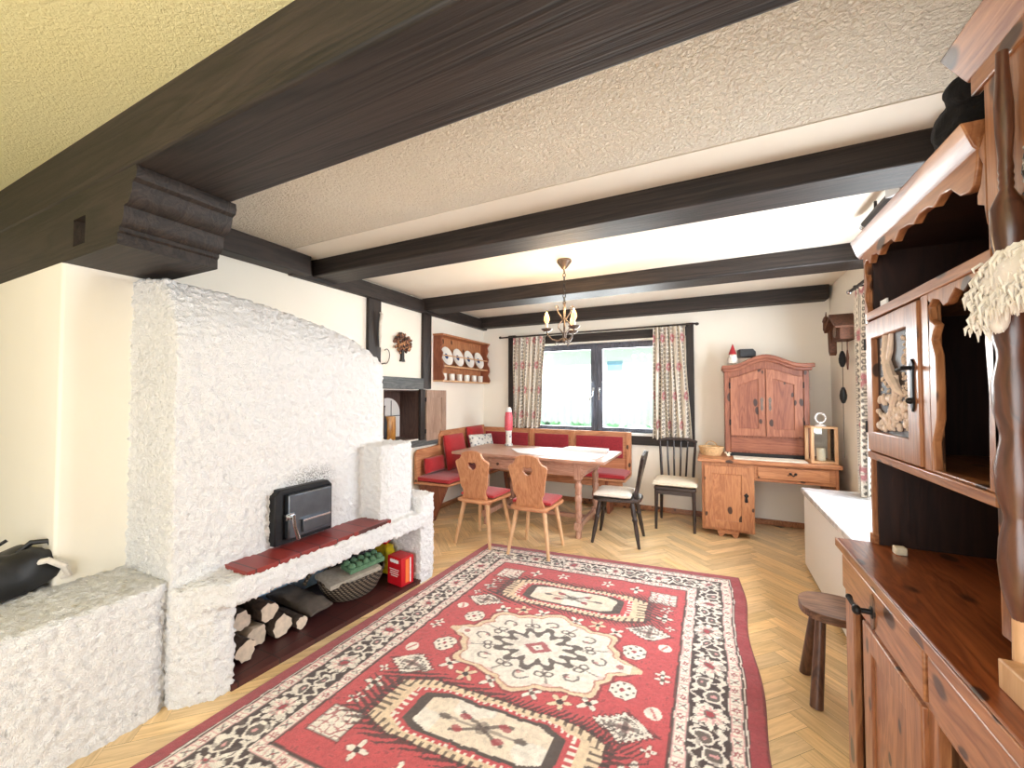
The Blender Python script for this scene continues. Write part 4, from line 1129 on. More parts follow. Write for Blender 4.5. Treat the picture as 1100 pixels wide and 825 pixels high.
# right wall curtain and rod
curtain('curtain', 'printed curtain hanging on the right wall beside the dresser', 3.74, 3.98, 3.76, 4.00, .665, 2.20, 1.02, 3.5, 23, axis='y', amp=.022)
rd = thing('curtain_rod', 'dark curtain rod with pale ball end above the dresser on the right wall', 'curtain rod', (1.02, 3.2, 2.24))
b = BM(); tube(b, [(1.02, 2.2, 2.235), (1.02, 4.10, 2.235)], .012, 10); obj('rod', b, M_beam, rd)
b = BM(); ell(b, (1.02, 4.125, 2.235), (.02, .026, .02), 12); obj('finial', b, M_chrome, rd)
b = BM(); box(b, 1.02, XR, 4.0, 4.03, 2.225, 2.26); obj('bracket', b, M_beam, rd)
b = BM(); box(b, 1.02, XR, 2.3, 2.33, 2.225, 2.26); obj('bracket', b, M_beam, rd)

cr = thing('ceiling_curtain_rail', 'dark curtain rail with pale ball end hung under the ceiling beside the dresser', 'curtain rail', (.87, 2.7, 2.46))
b = BM(); tube(b, [(.87, 2.2, 2.455), (.87, 3.17, 2.455)], .022, 12); obj('rail', b, M_beam_y, cr)
b = BM(); ell(b, (.868, 3.185, 2.448), (.024, .026, .026), 14); obj('finial', b, M_chrome, cr)
b = BM(); plate(b, [(2.742, 2.525), (2.742, 2.43), (2.56, 2.385), (2.572, 2.525)], [], 'yz', .835, .86); obj('bracket', b, plain('grey_bracket_paint', srgb(176, 176, 178), .5), cr, 0.003, label='pale grey bracket board')
b = BM(); tube(b, [(.87, 3.0, 2.455), (.87, 3.0, 2.523)], .008, 8); obj('hanger', b, M_beam_y, cr)

# ================================================================ CHANDELIER
ch = thing('chandelier', 'small wrought iron chandelier with lit candle bulbs hanging over the table', 'chandelier', (-1.076, 3.18, ZC), world=False)
zc = 0
b = BM(); lathe(b, [(0, -.005), (.06, -.005), (.062, -.02), (.04, -.05), (.022, -.075), (.008, -.085), (0, -.085)], None, 20); obj('canopy', b, M_pewter, ch)
b = BM(); z = -.085; i = 0
while z > -.37:
    pts = [((.011 * math.cos(a)) if i % 2 else 0, 0 if i % 2 else .011 * math.cos(a), z - .016 + .018 * math.sin(a)) for a in np.linspace(0, 2 * PI, 13)[:-1]]
    tube(b, pts, .003, 6, closed=True); z -= .029; i += 1
obj('chain', b, M_iron, ch)
b = BM(); tube(b, [(0, 0, -.36), (0, 0, -.68)], .008, 10); lathe(b, [(0, -.70), (.012, -.69), (.02, -.675), (.012, -.655), (0, -.65)], None, 14); obj('stem', b, M_pewter, ch)
for k in range(4):
    a = k * PI / 2 + .4
    pts = [(.075, -.40), (.062, -.385), (.05, -.395), (.055, -.415), (.05, -.44), (.012, -.50), (.045, -.54), (.05, -.565), (.015, -.61), (.01, -.65)]
    b = BM(); tube(b, [(r_ * math.cos(a), r_ * math.sin(a), z_) for r_, z_ in pts], .0055, 8); obj('scroll', b, M_pewter, ch)
lamps = []
for k in range(3):
    a = R(200) + k * 2 * PI / 3
    ca, sa = math.cos(a), math.sin(a)
    pts = [(.008, -.655), (.05, -.675), (.10, -.665), (.135, -.63), (.145, -.60)]
    b = BM(); tube(b, [(r_ * ca, r_ * sa, z_) for r_, z_ in pts], .007, 8)
    tube(b, [(r_ * ca, r_ * sa, z_) for r_, z_ in [(.06, -.675), (.075, -.705), (.055, -.715), (.045, -.70)]], .004, 6)
    arm = obj('arm', b, M_pewter, ch)
    T = Mx((.145 * ca, .145 * sa, 0))
    b = BM(); lathe(b, [(0, -.60), (.02, -.60), (.042, -.583), (.048, -.575), (.04, -.578), (.018, -.592), (0, -.592)], T, 18); obj('drip_pan', b, M_pewter, arm)
    b = BM(); lathe(b, [(0, -.592), (.012, -.592), (.012, -.53), (0, -.53)], T, 14); obj('candle_sleeve', b, M_wick, arm)
    b = BM(); lathe(b, [(0, -.53), (.014, -.525), (.024, -.500), (.021, -.475), (.010, -.448), (0, -.432)], T, 16); obj('bulb', b, M_bulb, arm)
    ld = bpy.data.lights.new('candle_light', 'POINT'); ld.energy = 5.0; ld.color = (1.0, .66, .32); ld.shadow_soft_size = .03
    lo = bpy.data.objects.new('candle_light', ld); C.objects.link(lo); lo.location = (-1.076 + .145 * ca, 3.18 + .145 * sa, ZC - .43)

# ================================================================ LEFT WALL DECORATION
WXL = XL + .001
rk = thing('plate_rack', 'small wooden plate rack shelf on the left wall near the corner', 'shelf', (XL, 4.62, 1.85))
ry0, ry1, rz0, rz1 = 3.985, 5.12, 1.585, 2.125
M_rack = M_red_z
sidep = lambda: [(XL, rz0), (XL + .155, rz0), (XL + .165, rz0 + .03), (XL + .13, rz0 + .10), (XL + .155, rz0 + .15), (XL + .15, rz0 + .21), (XL + .12, rz0 + .26), (XL + .14, rz0 + .33), (XL + .105, rz0 + .38), (XL + .135, rz0 + .45), (XL + .12, rz0 + .50), (XL + .145, rz1), (XL, rz1)]
for y in (ry0, ry1 - .02):
    b = BM(); plate(b, sidep(), [], 'xz', y, y + .02); obj('side', b, M_rack, rk, 0.003)
obj('back', bx(XL, XL + .012, ry0 + .02, ry1 - .02, rz0, rz1), M_desk_z, rk)
obj('top', bx(XL, XL + .15, ry0 - .01, ry1 + .01, rz1, rz1 + .022), M_desk_x, rk, 0.003)
obj('shelf', bx(XL, XL + .13, ry0 + .02, ry1 - .02, rz0 + .165, rz0 + .182), M_leg, rk, 0.002, label='pale middle shelf')
obj('bottom', bx(XL, XL + .15, ry0, ry1, rz0 - .018, rz0), M_leg, rk, 0.002)
b = BM(); tube(b, [(XL + .12, ry0 + .015, rz0 + .305), (XL + .12, ry1 - .015, rz0 + .305)], .008, 8); obj('rail', b, M_leg, rk)
pn = ['leftmost', 'second', 'third', 'rightmost']
def mkplate(y, lab):
    b = BM(); T = Mx((XL + .075, y, rz0 + .182 + .118), ry=R(90 - 14))
    lathe(b, [(0, 0), (.07, 0), (.075, .006), (.118, .016), (.118, .02), (.075, .011), (.068, .006), (0, .006)], T, 28)
    o = obj('plate', b, M_porc, None, 0, 50, loc=(XL + .075, y, rz0 + .30))
    tag(o, lab, 'plate', 'plates in the wall rack')
    b = BM(); lathe(b, [(.028, .0065), (.03, .0075), (.034, .0075), (.036, .0065)], T, 20)
    for k in range(5): ell(b, T @ Vector((.014 * math.cos(k * 1.257), .014 * math.sin(k * 1.257), .007)), (.008, .008, .003), 8)
    obj('decoration', b, M_blue, o, label='blue painted flower')
for i, y in enumerate((4.15, 4.40, 4.66, 4.92)):
    mkplate(y, f'white plate with blue painted middle, {pn[i]} of four in the wall rack')
mn = ['leftmost', 'second from left', 'third from left', 'third from right', 'second from right', 'rightmost']
cup = None
for i, y in enumerate((4.10, 4.27, 4.44, 4.62, 4.80, 4.97)):
    lab = f'white mug on the bottom board of the plate rack, {mn[i]} of six'
    if cup is None:
        cup = thing('mug', lab, 'mug', (XL + .08, y, rz0 + .001), 0, 'mugs in the plate rack', world=False)
        b = BM(); lathe(b, [(0, 0), (.034, 0), (.037, .01), (.037, .085), (.034, .085), (.033, .012), (0, .008)], None, 20); obj('body', b, M_porc, cup)
        b = BM(); tube(b, [(.0, -.035, .07), (.0, -.058, .065), (.0, -.062, .04), (.0, -.05, .022), (.0, -.036, .02)], .005, 8); obj('handle', b, M_porc, cup)
    else: dup(cup, (XL + .08, y, rz0 + .001), R(20 * (i % 3)), lab)
# tree ornament made of round slices
tr = thing('tree_ornament', 'brown tree shaped ornament of small rounds on the left wall', 'ornament', (XL, 3.42, 1.78))
b = BM()
plate(b, [(3.385, 1.765), (3.455, 1.765), (3.44, 1.80), (3.437, 1.89), (3.403, 1.89), (3.40, 1.80)], [], 'yz', XL + .002, XL + .03); obj('trunk', b, M_beam_z, tr, 0.002)
b = BM(); rr = random.Random(4)
for i in range(90):
    a = rr.uniform(0, 2 * PI); q = math.sqrt(rr.random())
    y = 3.42 + .135 * q * math.cos(a); z = 1.965 + .105 * q * math.sin(a)
    lathe(b, [(0, 0), (.016, 0), (.018, .004), (.014, .010), (0, .010)], Mx((XL + rr.uniform(.004, .03), y, z), ry=R(90) + rr.uniform(-.4, .4), rx=rr.uniform(-.4, .4)) @ Matrix.Scale(rr.uniform(.8, 1.4), 4), 9)
k_ = NT('tree_rounds'); v_ = k_.coords(rand=False); vo_ = k_.n('ShaderNodeTexVoronoi', i_Scale=38.0); k_.l(v_, vo_.inputs['Vector'])
sp_ = k_.n('ShaderNodeSeparateColor'); k_.l(vo_.outputs['Color'], sp_.inputs[0])
k_.l(k_.ramp([(.3, srgb(54, 28, 20)), (.6, srgb(130, 76, 48)), (.85, srgb(190, 140, 96))], sp_.outputs[0]).outputs[0], k_.b.inputs['Base Color']); k_.b.inputs['Roughness'].default_value = .6
o = obj('crown', b, k_.m, tr); o['kind'] = 'stuff'
# pale horn on the dark post, wire loop under it
b = BM(); tube(b, [(XL + .05, 3.045, 2.23), (XL + .075, 3.05, 2.21), (XL + .07, 3.035, 2.12), (XL + .06, 3.045, 2.0), (XL + .055, 3.05, 1.88)], [.006, .016, .014, .016, .007], 10)
tag(obj('shoe_horn', b, M_white_f, None, loc=(XL + .05, 3.045, 2.2)), 'long pale slender horn hanging on the dark wall post above the fireplace', 'horn')
b = BM(); tube(b, [(XL + .03 + .01 * math.sin(a), 3.16 + .05 * math.cos(a), 1.80 + .075 * math.sin(a)) for a in np.linspace(-PI * .55, PI * .7, 14)], .005, 8); tube(b, [(XL, 3.12, 1.72), (XL + .03, 3.15, 1.73)], .006, 8)
tag(obj('wall_hook', b, M_pewter, None, loc=(XL, 3.16, 1.75)), 'curved metal wall hook at the right edge of the fireplace top', 'hook')

# ================================================================ RIGHT SIDE: radiator cover, clock, stool
rc = thing('radiator_cover', 'white cover with marble top along the right wall beyond the dresser', 'radiator cover', (.88, 3.2, 0))
obj('body', bx(.672, XR - .004, 2.2, 4.03, .03, .605), M_white, rc, 0.012)
obj('marble_top', bx(.655, XR - .002, 2.18, 4.05, .605, .645), M_marble, rc, 0.008, label='bluish white marble top')
obj('plinth', bx(.69, XR - .006, 2.2, 4.0, 0, .03), M_greywood, rc)
ck = thing('cuckoo_clock', 'carved brown cuckoo clock with pine cone weights on the right wall', 'clock', (XR, 4.44, 1.98))
cy = 4.44
b = BM(); plate(b, [(cy - .13, 1.88), (cy + .13, 1.88), (cy + .13, 2.01), (cy - .13, 2.01)], [], 'yz', XR - .125, XR - .002); obj('case', b, M_cone, ck, 0.004)
b = BM(); plate(b, [(cy - .19, 1.985), (cy - .175, 1.97), (cy, 2.08), (cy + .175, 1.97), (cy + .19, 1.985), (cy, 2.115)], [], 'yz', XR - .17, XR - .002); obj('roof', b, M_cone, ck, 0.004)
b = BM(); plate(b, [(cy - .12, 2.01), (cy + .12, 2.01), (cy, 2.08)], [], 'yz', XR - .122, XR - .004); obj('gable', b, M_cone, ck)
b = BM(); lathe(b, [(0, 0), (.05, 0), (.05, .008), (0, .008)], Mx((XR - .125, cy, 1.955), ry=R(-90)), 24); obj('dial', b, M_stool, ck)
b = BM(); ell(b, (XR - .15, cy + .20, 2.10), (.02, .04, .035), 10); tube(b, [(XR - .15, cy + .17, 2.0), (XR - .15, cy + .19, 2.07), (XR - .15, cy + .21, 2.11), (XR - .16, cy + .26, 2.09)], [.03, .025, .022, .008], 8)
tube(b, [(XR - .15, cy + .20, 2.12), (XR - .15, cy + .19, 2.17)], [.008, .003], 6)
obj('carved_animal', b, M_cone, ck)
b = BM(); plate(b, [(cy + .12, 1.78), (cy + .15, 1.76), (cy + .18, 1.80), (cy + .20, 2.0), (cy + .12, 2.0)], [], 'yz', XR - .14, XR - .09); obj('side_carving', b, M_cone, ck, 0.004)
for y, z in ((cy + .05, 1.72), (cy + .045, 1.40)):
    b = BM(); lathe(b, [(0, -.075), (.014, -.065), (.026, -.03), (.028, 0), (.022, .04), (.01, .07), (0, .075)], Mx((XR - .07, y, z)), 14); obj('pine_cone_weight', b, M_iron, ck)
    b = BM(); tube(b, [(XR - .07, y, z + .07), (XR - .07, y, 1.90)], .003, 6); obj('chain', b, M_pewter, ck)
b = BM(); tube(b, [(XR - .07, cy + .05, 1.33), (XR - .07, cy + .05, .85)], .0025, 6); obj('chain', b, M_pewter, ck)
b = BM(); tube(b, [(XR - .06, cy - .06, 1.90), (XR - .06, cy - .06, 1.72)], .004, 6); plate(b, [(cy - .09, 1.72), (cy - .06, 1.79), (cy - .03, 1.72), (cy - .06, 1.62)], [], 'yz', XR - .065, XR - .055); obj('pendulum', b, M_cone, ck)

st = thing('milking_stool', 'dark three-legged wooden stool beside the dresser', 'stool', (.508, 2.38, 0), R(-4), world=False)
pts = [(.14 * math.copysign(abs(math.cos(a)) ** .8, math.cos(a)), .135 * math.copysign(abs(math.sin(a)) ** .85, math.sin(a))) for a in np.linspace(0, 2 * PI, 33)[:-1]]
obj('seat', xyprism(BM(), pts, .385, .42), M_stool, st, 0.008)
obj('batten', bx(-.10, .10, -.05, .05, .36, .386), M_stool, st, 0.004)
for p0, p1 in (((-.06, -.05), (-.09, -.12)), ((-.065, .06), (-.105, .14)), ((.075, .0), (.115, .03))):
    b = BM(); tube(b, [(*p0, .37), (*p1, 0)], [.021, .026], 12); obj('leg', b, M_stool_z, st)
# ================================================================ DRESSER (right foreground)
hu = thing('kitchen_dresser', 'large knotty pine dresser with scalloped trim filling the right foreground', 'dresser', (.75, 1.05, 0))
FX, UX, HB = .425, .51, 1.10
Y0, Y1 = .20, 1.845          # near and far end
ZT_ = .88
obj('counter_edge', bx(.404, .409, Y0 - .03, 1.872, ZT_ - .029, ZT_ - .001), M_hut_y, hu, 0.002, label='pale front edge of the counter')
obj('counter', bx(.408, HB, Y0 - .03, 1.872, ZT_ - .03, ZT_), M_hut_top, hu, 0.006)
obj('end_panel', bx(FX + .005, HB, Y1 - .02, Y1, 0, ZT_ - .03), M_hut_z, hu, 0.003)
obj('end_panel', bx(FX + .005, HB, Y0, Y0 + .02, 0, ZT_ - .03), M_hut_z, hu, 0.003)
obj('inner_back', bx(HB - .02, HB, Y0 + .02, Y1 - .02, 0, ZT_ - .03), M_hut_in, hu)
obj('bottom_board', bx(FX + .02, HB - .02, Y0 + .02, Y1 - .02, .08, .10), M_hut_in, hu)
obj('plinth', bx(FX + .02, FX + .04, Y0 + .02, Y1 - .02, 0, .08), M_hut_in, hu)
b = BM(); plate(b, [(Y0, .10), (Y1, .10), (Y1, .85), (Y0, .85)], [[(1.245, .13), (1.765, .13), (1.765, .70), (1.245, .70)], [(.50, .13), (1.185, .13), (1.185, .70), (.50, .70)], [(1.245, .735), (1.80, .735), (1.80, .825), (1.245, .825)], [(.50, .735), (1.185, .735), (1.185, .825), (.50, .825)]], 'yz', FX, FX + .022)
obj('front_frame', b, M_hut_z, hu, 0.003)
for y0, y1, ky in ((1.215, 1.825, 1.52), (.48, 1.195, .84)):
    d_ = obj('drawer', bx(FX - .012, FX + .01, y0, y1, .725, .838), M_hut_y, hu, 0.004)
    b = BM(); plate(b, [(ky - .012, .735), (ky, .725), (ky + .012, .735), (ky + .018, .775), (ky + .012, .815), (ky, .828), (ky - .012, .815), (ky - .018, .775)], [], 'yz', FX - .0155, FX - .0115); obj('key_plate', b, M_stool, d_)
    b = BM(); tube(b, [(FX - .012, ky, .775), (FX - .045, ky, .775)], [.008, .007], 10); ell(b, (FX - .05, ky, .775), (.012, .014, .014), 12)
    tube(b, [(FX - .048, ky + .0, .775), (FX - .052, ky + .035, .778), (FX - .052, ky + .055, .782)], [.007, .006, .008], 8); ell(b, (FX - .052, ky + .062, .784), (.009, .01, .009), 10)
    lathe(b, [(0, 0), (.02, 0), (.016, .006), (0, .008)], Mx((FX - .012, ky, .775), ry=R(-90)), 14)
    obj('knob', b, M_iron, d_, label='black iron drawer knob')
dy0, dy1 = 1.23, 1.62
b = BM(); plate(b, [(dy0, .12), (dy1, .12), (dy1, .708), (dy0, .708)], [[(dy0 + .085, .20), (dy1 - .07, .20), (dy1 - .07, .64), (dy0 + .085, .64)]], 'yz', FX - .012, FX + .012)
dd = obj('door', b, M_hut_z, hu, 0.004)
obj('panel', bx(FX - .004, FX + .008, dy0 + .08, dy1 - .065, .195, .645), M_hut_z, dd, 0.002)
obj('door_stile', bx(FX - .01, FX + .01, 1.715, 1.80, .12, .708), M_hut_z, hu, 0.004)
# ---- upper part, far bay
obj('upper_side', bx(UX, HB, 1.85, 1.868, ZT_, 1.925), M_hut_z, hu, 0.002)
obj('side_shade', bx(UX + .012, HB - .016, 1.838, 1.8495, ZT_ + .001, 1.924), M_hut_in, hu, label='inner face of the dresser end, coloured dark as shade')  # added dark sheet standing in for shade on the end's inner face
obj('roof_shade', bx(UX + .014, HB - .016, 1.131, 1.838, 1.905, 1.9245), M_hut_in, hu)  # added dark sheet under the roof, shade put into its colour
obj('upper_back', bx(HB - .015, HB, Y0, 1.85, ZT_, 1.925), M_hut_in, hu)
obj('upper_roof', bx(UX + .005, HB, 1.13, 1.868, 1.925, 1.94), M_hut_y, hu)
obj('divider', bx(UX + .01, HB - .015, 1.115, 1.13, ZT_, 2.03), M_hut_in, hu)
obj('upper_shelf', bx(UX - .008, HB - .015, 1.13, 1.85, 1.662, 1.692), M_hut_y, hu, 0.003)
obj('lower_shelf', bx(UX - .012, HB - .015, 1.13, 1.85, 1.180, 1.205), M_hut_y, hu, 0.003)
obj('foot_rail', bx(UX - .006, UX + .03, 1.845, 1.872, ZT_, .915), M_hut_y, hu, 0.002)
# scalloped valance and scalloped side strip
sc = [(1.866, 1.93), (1.866, 1.885), (1.855, 1.87), (1.835, 1.885), (1.817, 1.882), (1.80, 1.865), (1.775, 1.89), (1.738, 1.886), (1.715, 1.872), (1.68, 1.896), (1.615, 1.895), (1.59, 1.878), (1.55, 1.903), (1.50, 1.90), (1.46, 1.888), (1.43, 1.905), (1.381, 1.905), (1.35, 1.893), (1.313, 1.91), (1.272, 1.905), (1.235, 1.875), (1.20, 1.868), (1.182, 1.875), (1.168, 1.915), (1.16, 1.935)]
sc = [(y, z if z > 1.925 else z - .006 - .030 * (1.866 - y) / .7) for y, z in sc]
b = BM(); plate(b, sc, [], 'yz', UX - .008, UX + .012); obj('valance', b, M_hut_y, hu, 0.003)
b = BM(); ss = [(1.868, 1.692), (1.868, 1.90)] + [(1.846 + .010 * math.sin(z * 62), z) for z in np.linspace(1.90, 1.692, 26)]
plate(b, ss, [], 'yz', UX - .006, UX + .01); obj('side_scallop', b, M_hut_z, hu, 0.002)
b = BM(); cp = [(UX + .02, 1.905), (UX - .004, 1.905), (UX - .014, 1.918), (UX - .032, 1.972), (UX + .02, 1.972)]
plate(b, cp, [], 'xz', 1.165, 1.915); obj('cornice', b, M_hut_y, hu, 0.003)
# carved door
py0, py1, pz0, pz1 = 1.517, 1.787, 1.277, 1.593
b = BM(); plate(b, [(1.443, 1.209), (1.845, 1.209), (1.845, 1.655), (1.443, 1.655)], [[(py0, pz0), (py1, pz0), (py1, pz1), (py0, pz1)]], 'yz', UX - .012, UX + .012)
cdoor = obj('carved_door', b, M_hut_z, hu, 0.004)
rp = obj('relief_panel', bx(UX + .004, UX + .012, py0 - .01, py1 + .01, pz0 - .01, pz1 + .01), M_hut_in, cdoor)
b = BM(); rr = random.Random(9)
X_ = UX + .002
tube(b, [(X_, 1.70, pz1), (X_ - .006, 1.69, 1.52), (X_ - .010, 1.645, 1.46), (X_ - .008, 1.60, 1.415), (X_ - .004, 1.575, 1.40)], [.011, .012, .016, .011, .004], 8)
tube(b, [(X_, 1.655, pz1), (X_ - .004, 1.66, 1.54), (X_ - .006, 1.685, 1.49)], [.008, .008, .006], 7)
tube(b, [(X_, 1.63, 1.46), (X_ - .005, 1.62, 1.40), (X_ - .002, 1.66, 1.36), (X_, 1.68, 1.30)], [.010, .011, .010, .008], 8)
for i in range(70):
    y = rr.uniform(py0 + .03, py1 - .015); z = rr.uniform(pz0 + .01, 1.395) - .06 * abs(y - 1.66)
    if z < pz0 + .012: continue
    ell(b, (X_ + rr.uniform(-.004, .002), y, z), (.008, rr.uniform(.006, .013), rr.uniform(.008, .018)), 8, Matrix.Rotation(rr.uniform(-1, 1), 4, 'X'))
for i in range(170):
    y = rr.uniform(py0 + .005, py0 + .07); z = rr.uniform(1.30, pz1 - .008)
    ell(b, (X_ + .001, y, z), (.004, .005, .005), 6)
for i in range(40):
    y = rr.uniform(1.69, 1.75); z = rr.uniform(1.38, 1.56)
    ell(b, (X_ + .001, y, z), (.004, .005, .006), 6)
o = obj('relief_carving', b, plain('pale_carving', srgb(222, 200, 182), .5, var=.15, scale=40), rp, label='pale carved tree and leaves'); o['kind'] = 'stuff'
b = BM(); hy = 1.475
plate(b, [(hy - .008, 1.37), (hy, 1.355), (hy + .008, 1.37), (hy + .006, 1.46), (hy + .012, 1.485), (hy, 1.50), (hy - .012, 1.485), (hy - .006, 1.46)], [], 'yz', UX - .017, UX - .0115)
tube(b, [(UX - .012, hy, 1.475), (UX - .035, hy, 1.475), (UX - .038, hy + .025, 1.47)], .006, 8); ell(b, (UX - .02, hy, 1.385), (.010, .009, .009), 8)
obj('latch', b, M_iron, cdoor)
for z in (1.29, 1.58): obj('hinge', tube(BM(), [(UX - .012, 1.847, z - .02), (UX - .012, 1.847, z + .02)], .005), M_iron, cdoor)
obj('mid_stile', bx(UX - .006, UX + .02, 1.398, 1.441, 1.205, 1.662), M_hut_z, hu, 0.003)
niche = [(1.385, 1.212), (1.392, 1.281), (1.367, 1.34), (1.364, 1.42), (1.366, 1.50), (1.384, 1.54), (1.362, 1.575), (1.39, 1.592), (1.396, 1.625), (1.37, 1.642), (1.345, 1.635), (1.325, 1.615), (1.30, 1.618), (1.268, 1.645), (1.235, 1.628), (1.205, 1.648), (1.175, 1.628), (1.162, 1.58), (1.165, 1.50), (1.158, 1.40), (1.162, 1.30), (1.165, 1.212)]
b = BM(); plate(b, [(1.12, 1.205), (1.40, 1.205), (1.40, 1.662), (1.12, 1.662)], [niche], 'yz', UX - .006, UX + .012); obj('niche_frame', b, M_hut_z, hu, 0.003)
# ---- turned half column on its stile
CYc, CXc = 1.048, .488
obj('column_stile', bx(UX - .006, UX + .02, 1.0, 1.142, ZT_ + .053, 2.045), M_hut_z, hu, 0.003)
sj = [(1.142, 1.74), (1.142, 1.93), (1.165, 1.90), (1.150, 1.87), (1.158, 1.835), (1.172, 1.815), (1.172, 1.795), (1.150, 1.785)]
b = BM(); plate(b, sj, [], 'yz', UX - .007, UX + .012); obj('column_bracket', b, M_hut_z, hu, 0.002)
zz = [1.00, 1.02, 1.055, 1.10, 1.14, 1.175, 1.185, 1.22, 1.27, 1.32, 1.335, 1.37, 1.42, 1.465, 1.48, 1.51, 1.55, 1.60, 1.62, 1.65, 1.69, 1.74, 1.775, 1.782, 1.79, 1.797, 1.804, 1.811, 1.83, 1.88, 1.93, 1.97, 2.0, 2.03]
rr_ = [q * (.72 if i_ < 22 else .37) for i_, q in enumerate([.014, .022, .032, .036, .033, .024, .024, .035, .037, .026, .026, .036, .037, .027, .027, .035, .034, .025, .024, .024, .030, .031, .024, .028, .024, .028, .024, .028, .024, .032, .034, .028, .024, .022])]
b = BM(); lathe(b, [(0, zz[0])] + list(zip(rr_, zz)) + [(0, zz[-1])], Mx((CXc, CYc, 0)), 22); obj('column', b, M_col, hu)
b = BM(); lathe(b, [(0, .93), (.012, .93), (.011, 1.01), (0, 1.01)], Mx((CXc, CYc, 0)), 14); obj('column_foot', b, M_leg, hu)
obj('column_block', bx(.455, .54, .86, 1.045, ZT_, .932), M_leg, hu, 0.003, label='pale block under the column')
# ---- near bay
obj('near_board', bx(UX + .0, UX + .02, Y0, 1.0, 1.20, 2.045), M_hut_z, hu, 0.003)
obj('near_shelf', bx(UX, HB - .015, Y0, 1.115, 1.18, 1.205), M_hut_y, hu, 0.003)
obj('near_fascia', bx(UX - .012, UX + .002, Y0, 1.172, 2.025, 2.066), M_hut_y, hu, 0.003)
b = BM(); cp = [(UX + .03, 2.072), (UX - .004, 2.072), (UX - .014, 2.085), (UX - .048, 2.135), (UX + .03, 2.135)]
plate(b, cp, [], 'xz', Y0 - .02, 1.20); obj('near_cornice', b, M_hut_y, hu, 0.003)
obj('near_roof', bx(UX + .02, HB, Y0, 1.172, 2.05, 2.066), M_hut_y, hu)
obj('near_side', bx(UX + .012, HB - .015, 1.150, 1.164, 1.941, 2.05), M_hut_z, hu)

# ---- things on the dresser
b = BM()
for (c, r_) in (((.63, 1.55, 2.03), (.06, .10, .095)), ((.63, 1.52, 2.13), (.055, .085, .08)), ((.62, 1.47, 2.20), (.045, .055, .05)), ((.63, 1.60, 1.985), (.06, .09, .045))):
    ell(b, c, r_, 22)
for v in b.verts: v.co += Vector((mnoise.noise(v.co * 30), mnoise.noise(v.co * 30 + Vector((9, 0, 0))), mnoise.noise(v.co * 30 + Vector((0, 7, 0))))) * .014
for v in b.verts: v.co.z = max(v.co.z, 1.942)
o = tag(obj('furry_ornament', b, M_fur_d, None, loc=(.63, 1.55, 1.942)), 'black furry ornament sitting on top of the dresser beside its tall cornice', 'ornament')
md = o.modifiers.new('union', 'REMESH'); md.mode = 'VOXEL'; md.voxel_size = .008
cb2 = bx(.60, .602, 1.62, 1.66, 1.693, 1.713)
tag(obj('white_card', bx(.515, .519, 1.70, 1.755, 1.693, 1.715), M_paper, None, 0, loc=(.515, 1.72, 1.693)), 'small white card standing on the upper dresser shelf edge', 'card')
cb2.free()
tag(obj('price_tag', bx(.535, .565, 1.745, 1.775, .8805, .905), M_cream_f, None, 0.003, loc=(.55, 1.76, .88)), 'small cream block lying on the dresser counter in the open gap', 'block')
# white fur pelt over the column
def fur():
    b = BM(); rr = random.Random(12)
    c = Vector((.455, 1.06, 1.60))
    for (p, r_) in (((.452, 1.09, 1.615), (.03, .055, .04)), ((.448, 1.03, 1.625), (.032, .07, .045)), ((.45, .96, 1.635), (.035, .07, .05)), ((.448, 1.125, 1.575), (.018, .022, .045)), ((.445, 1.108, 1.545), (.014, .014, .04)), ((.45, 1.06, 1.575), (.018, .03, .035)), ((.45, .97, 1.57), (.02, .03, .05))):
        ell(b, p, r_, 14)
    for i in range(950):
        t_ = rr.random(); y = 1.145 - .24 * t_; z = 1.675 - .115 * rr.random() + .012 * t_
        if y > 1.10: z -= .04 * rr.random()
        L_ = rr.uniform(.02, .05)
        x = .452 - .028 * rr.random()
        dy = rr.uniform(-.012, .016); 
        tube(b, [(x + .006, y, z), (x - .006, y + dy * .5, z - L_ * .5), (x - .004, y + dy, z - L_)], [.0035, .0028, .0006], 4, cap=False)
    for v in b.verts: v.co += Vector((.004, -.112, -.018)); v.co.z = 1.575 + (v.co.z - 1.575) * .78
    k = plain('white_fur', srgb(238, 232, 222), .95, var=.10, scale=40, sheen=.4)
    o = obj('fur_pelt', b, k, None, 0, 60, loc=(.45, .98, 1.58), recalc=False)
    tag(o, 'white fur pelt draped over the dresser column', 'fur')
fur()
b = BM()
tube(b, [(.495, 1.055, 1.735), (.49, 1.06, 1.78), (.492, 1.058, 1.82), (.485, 1.05, 1.85)], [.010, .013, .011, .003], 8)
tube(b, [(.49, 1.06, 1.78), (.48, 1.035, 1.82)], [.009, .003], 7)
for i in range(40):
    z = rnd.uniform(1.74, 1.82); a = rnd.uniform(0, 6.28); ell(b, (.492 + .011 * math.cos(a), 1.058 + .011 * math.sin(a), z), (.004, .004, .004), 6)
for v in b.verts: v.co.y -= .075
pl_ = bx(.497, .5095, .96, 1.0, 1.715, 1.80)
k_ = NT('antler_horn'); v_ = k_.coords(rand=False); n_ = k_.n('ShaderNodeTexNoise', i_Scale=60.0); k_.l(v_, n_.inputs['Vector'])
k_.l(k_.ramp([(.42, srgb(40, 34, 30)), (.6, srgb(190, 180, 166))], n_.outputs['Fac']).outputs[0], k_.b.inputs['Base Color'])
at = thing('roe_antler', 'knobbly dark and white antler mounted on the dresser board right of the column', 'antler', (.50, .98, 1.76))
obj('antler', b, k_.m, at); obj('mount', pl_, M_white_f, at, 0.004)

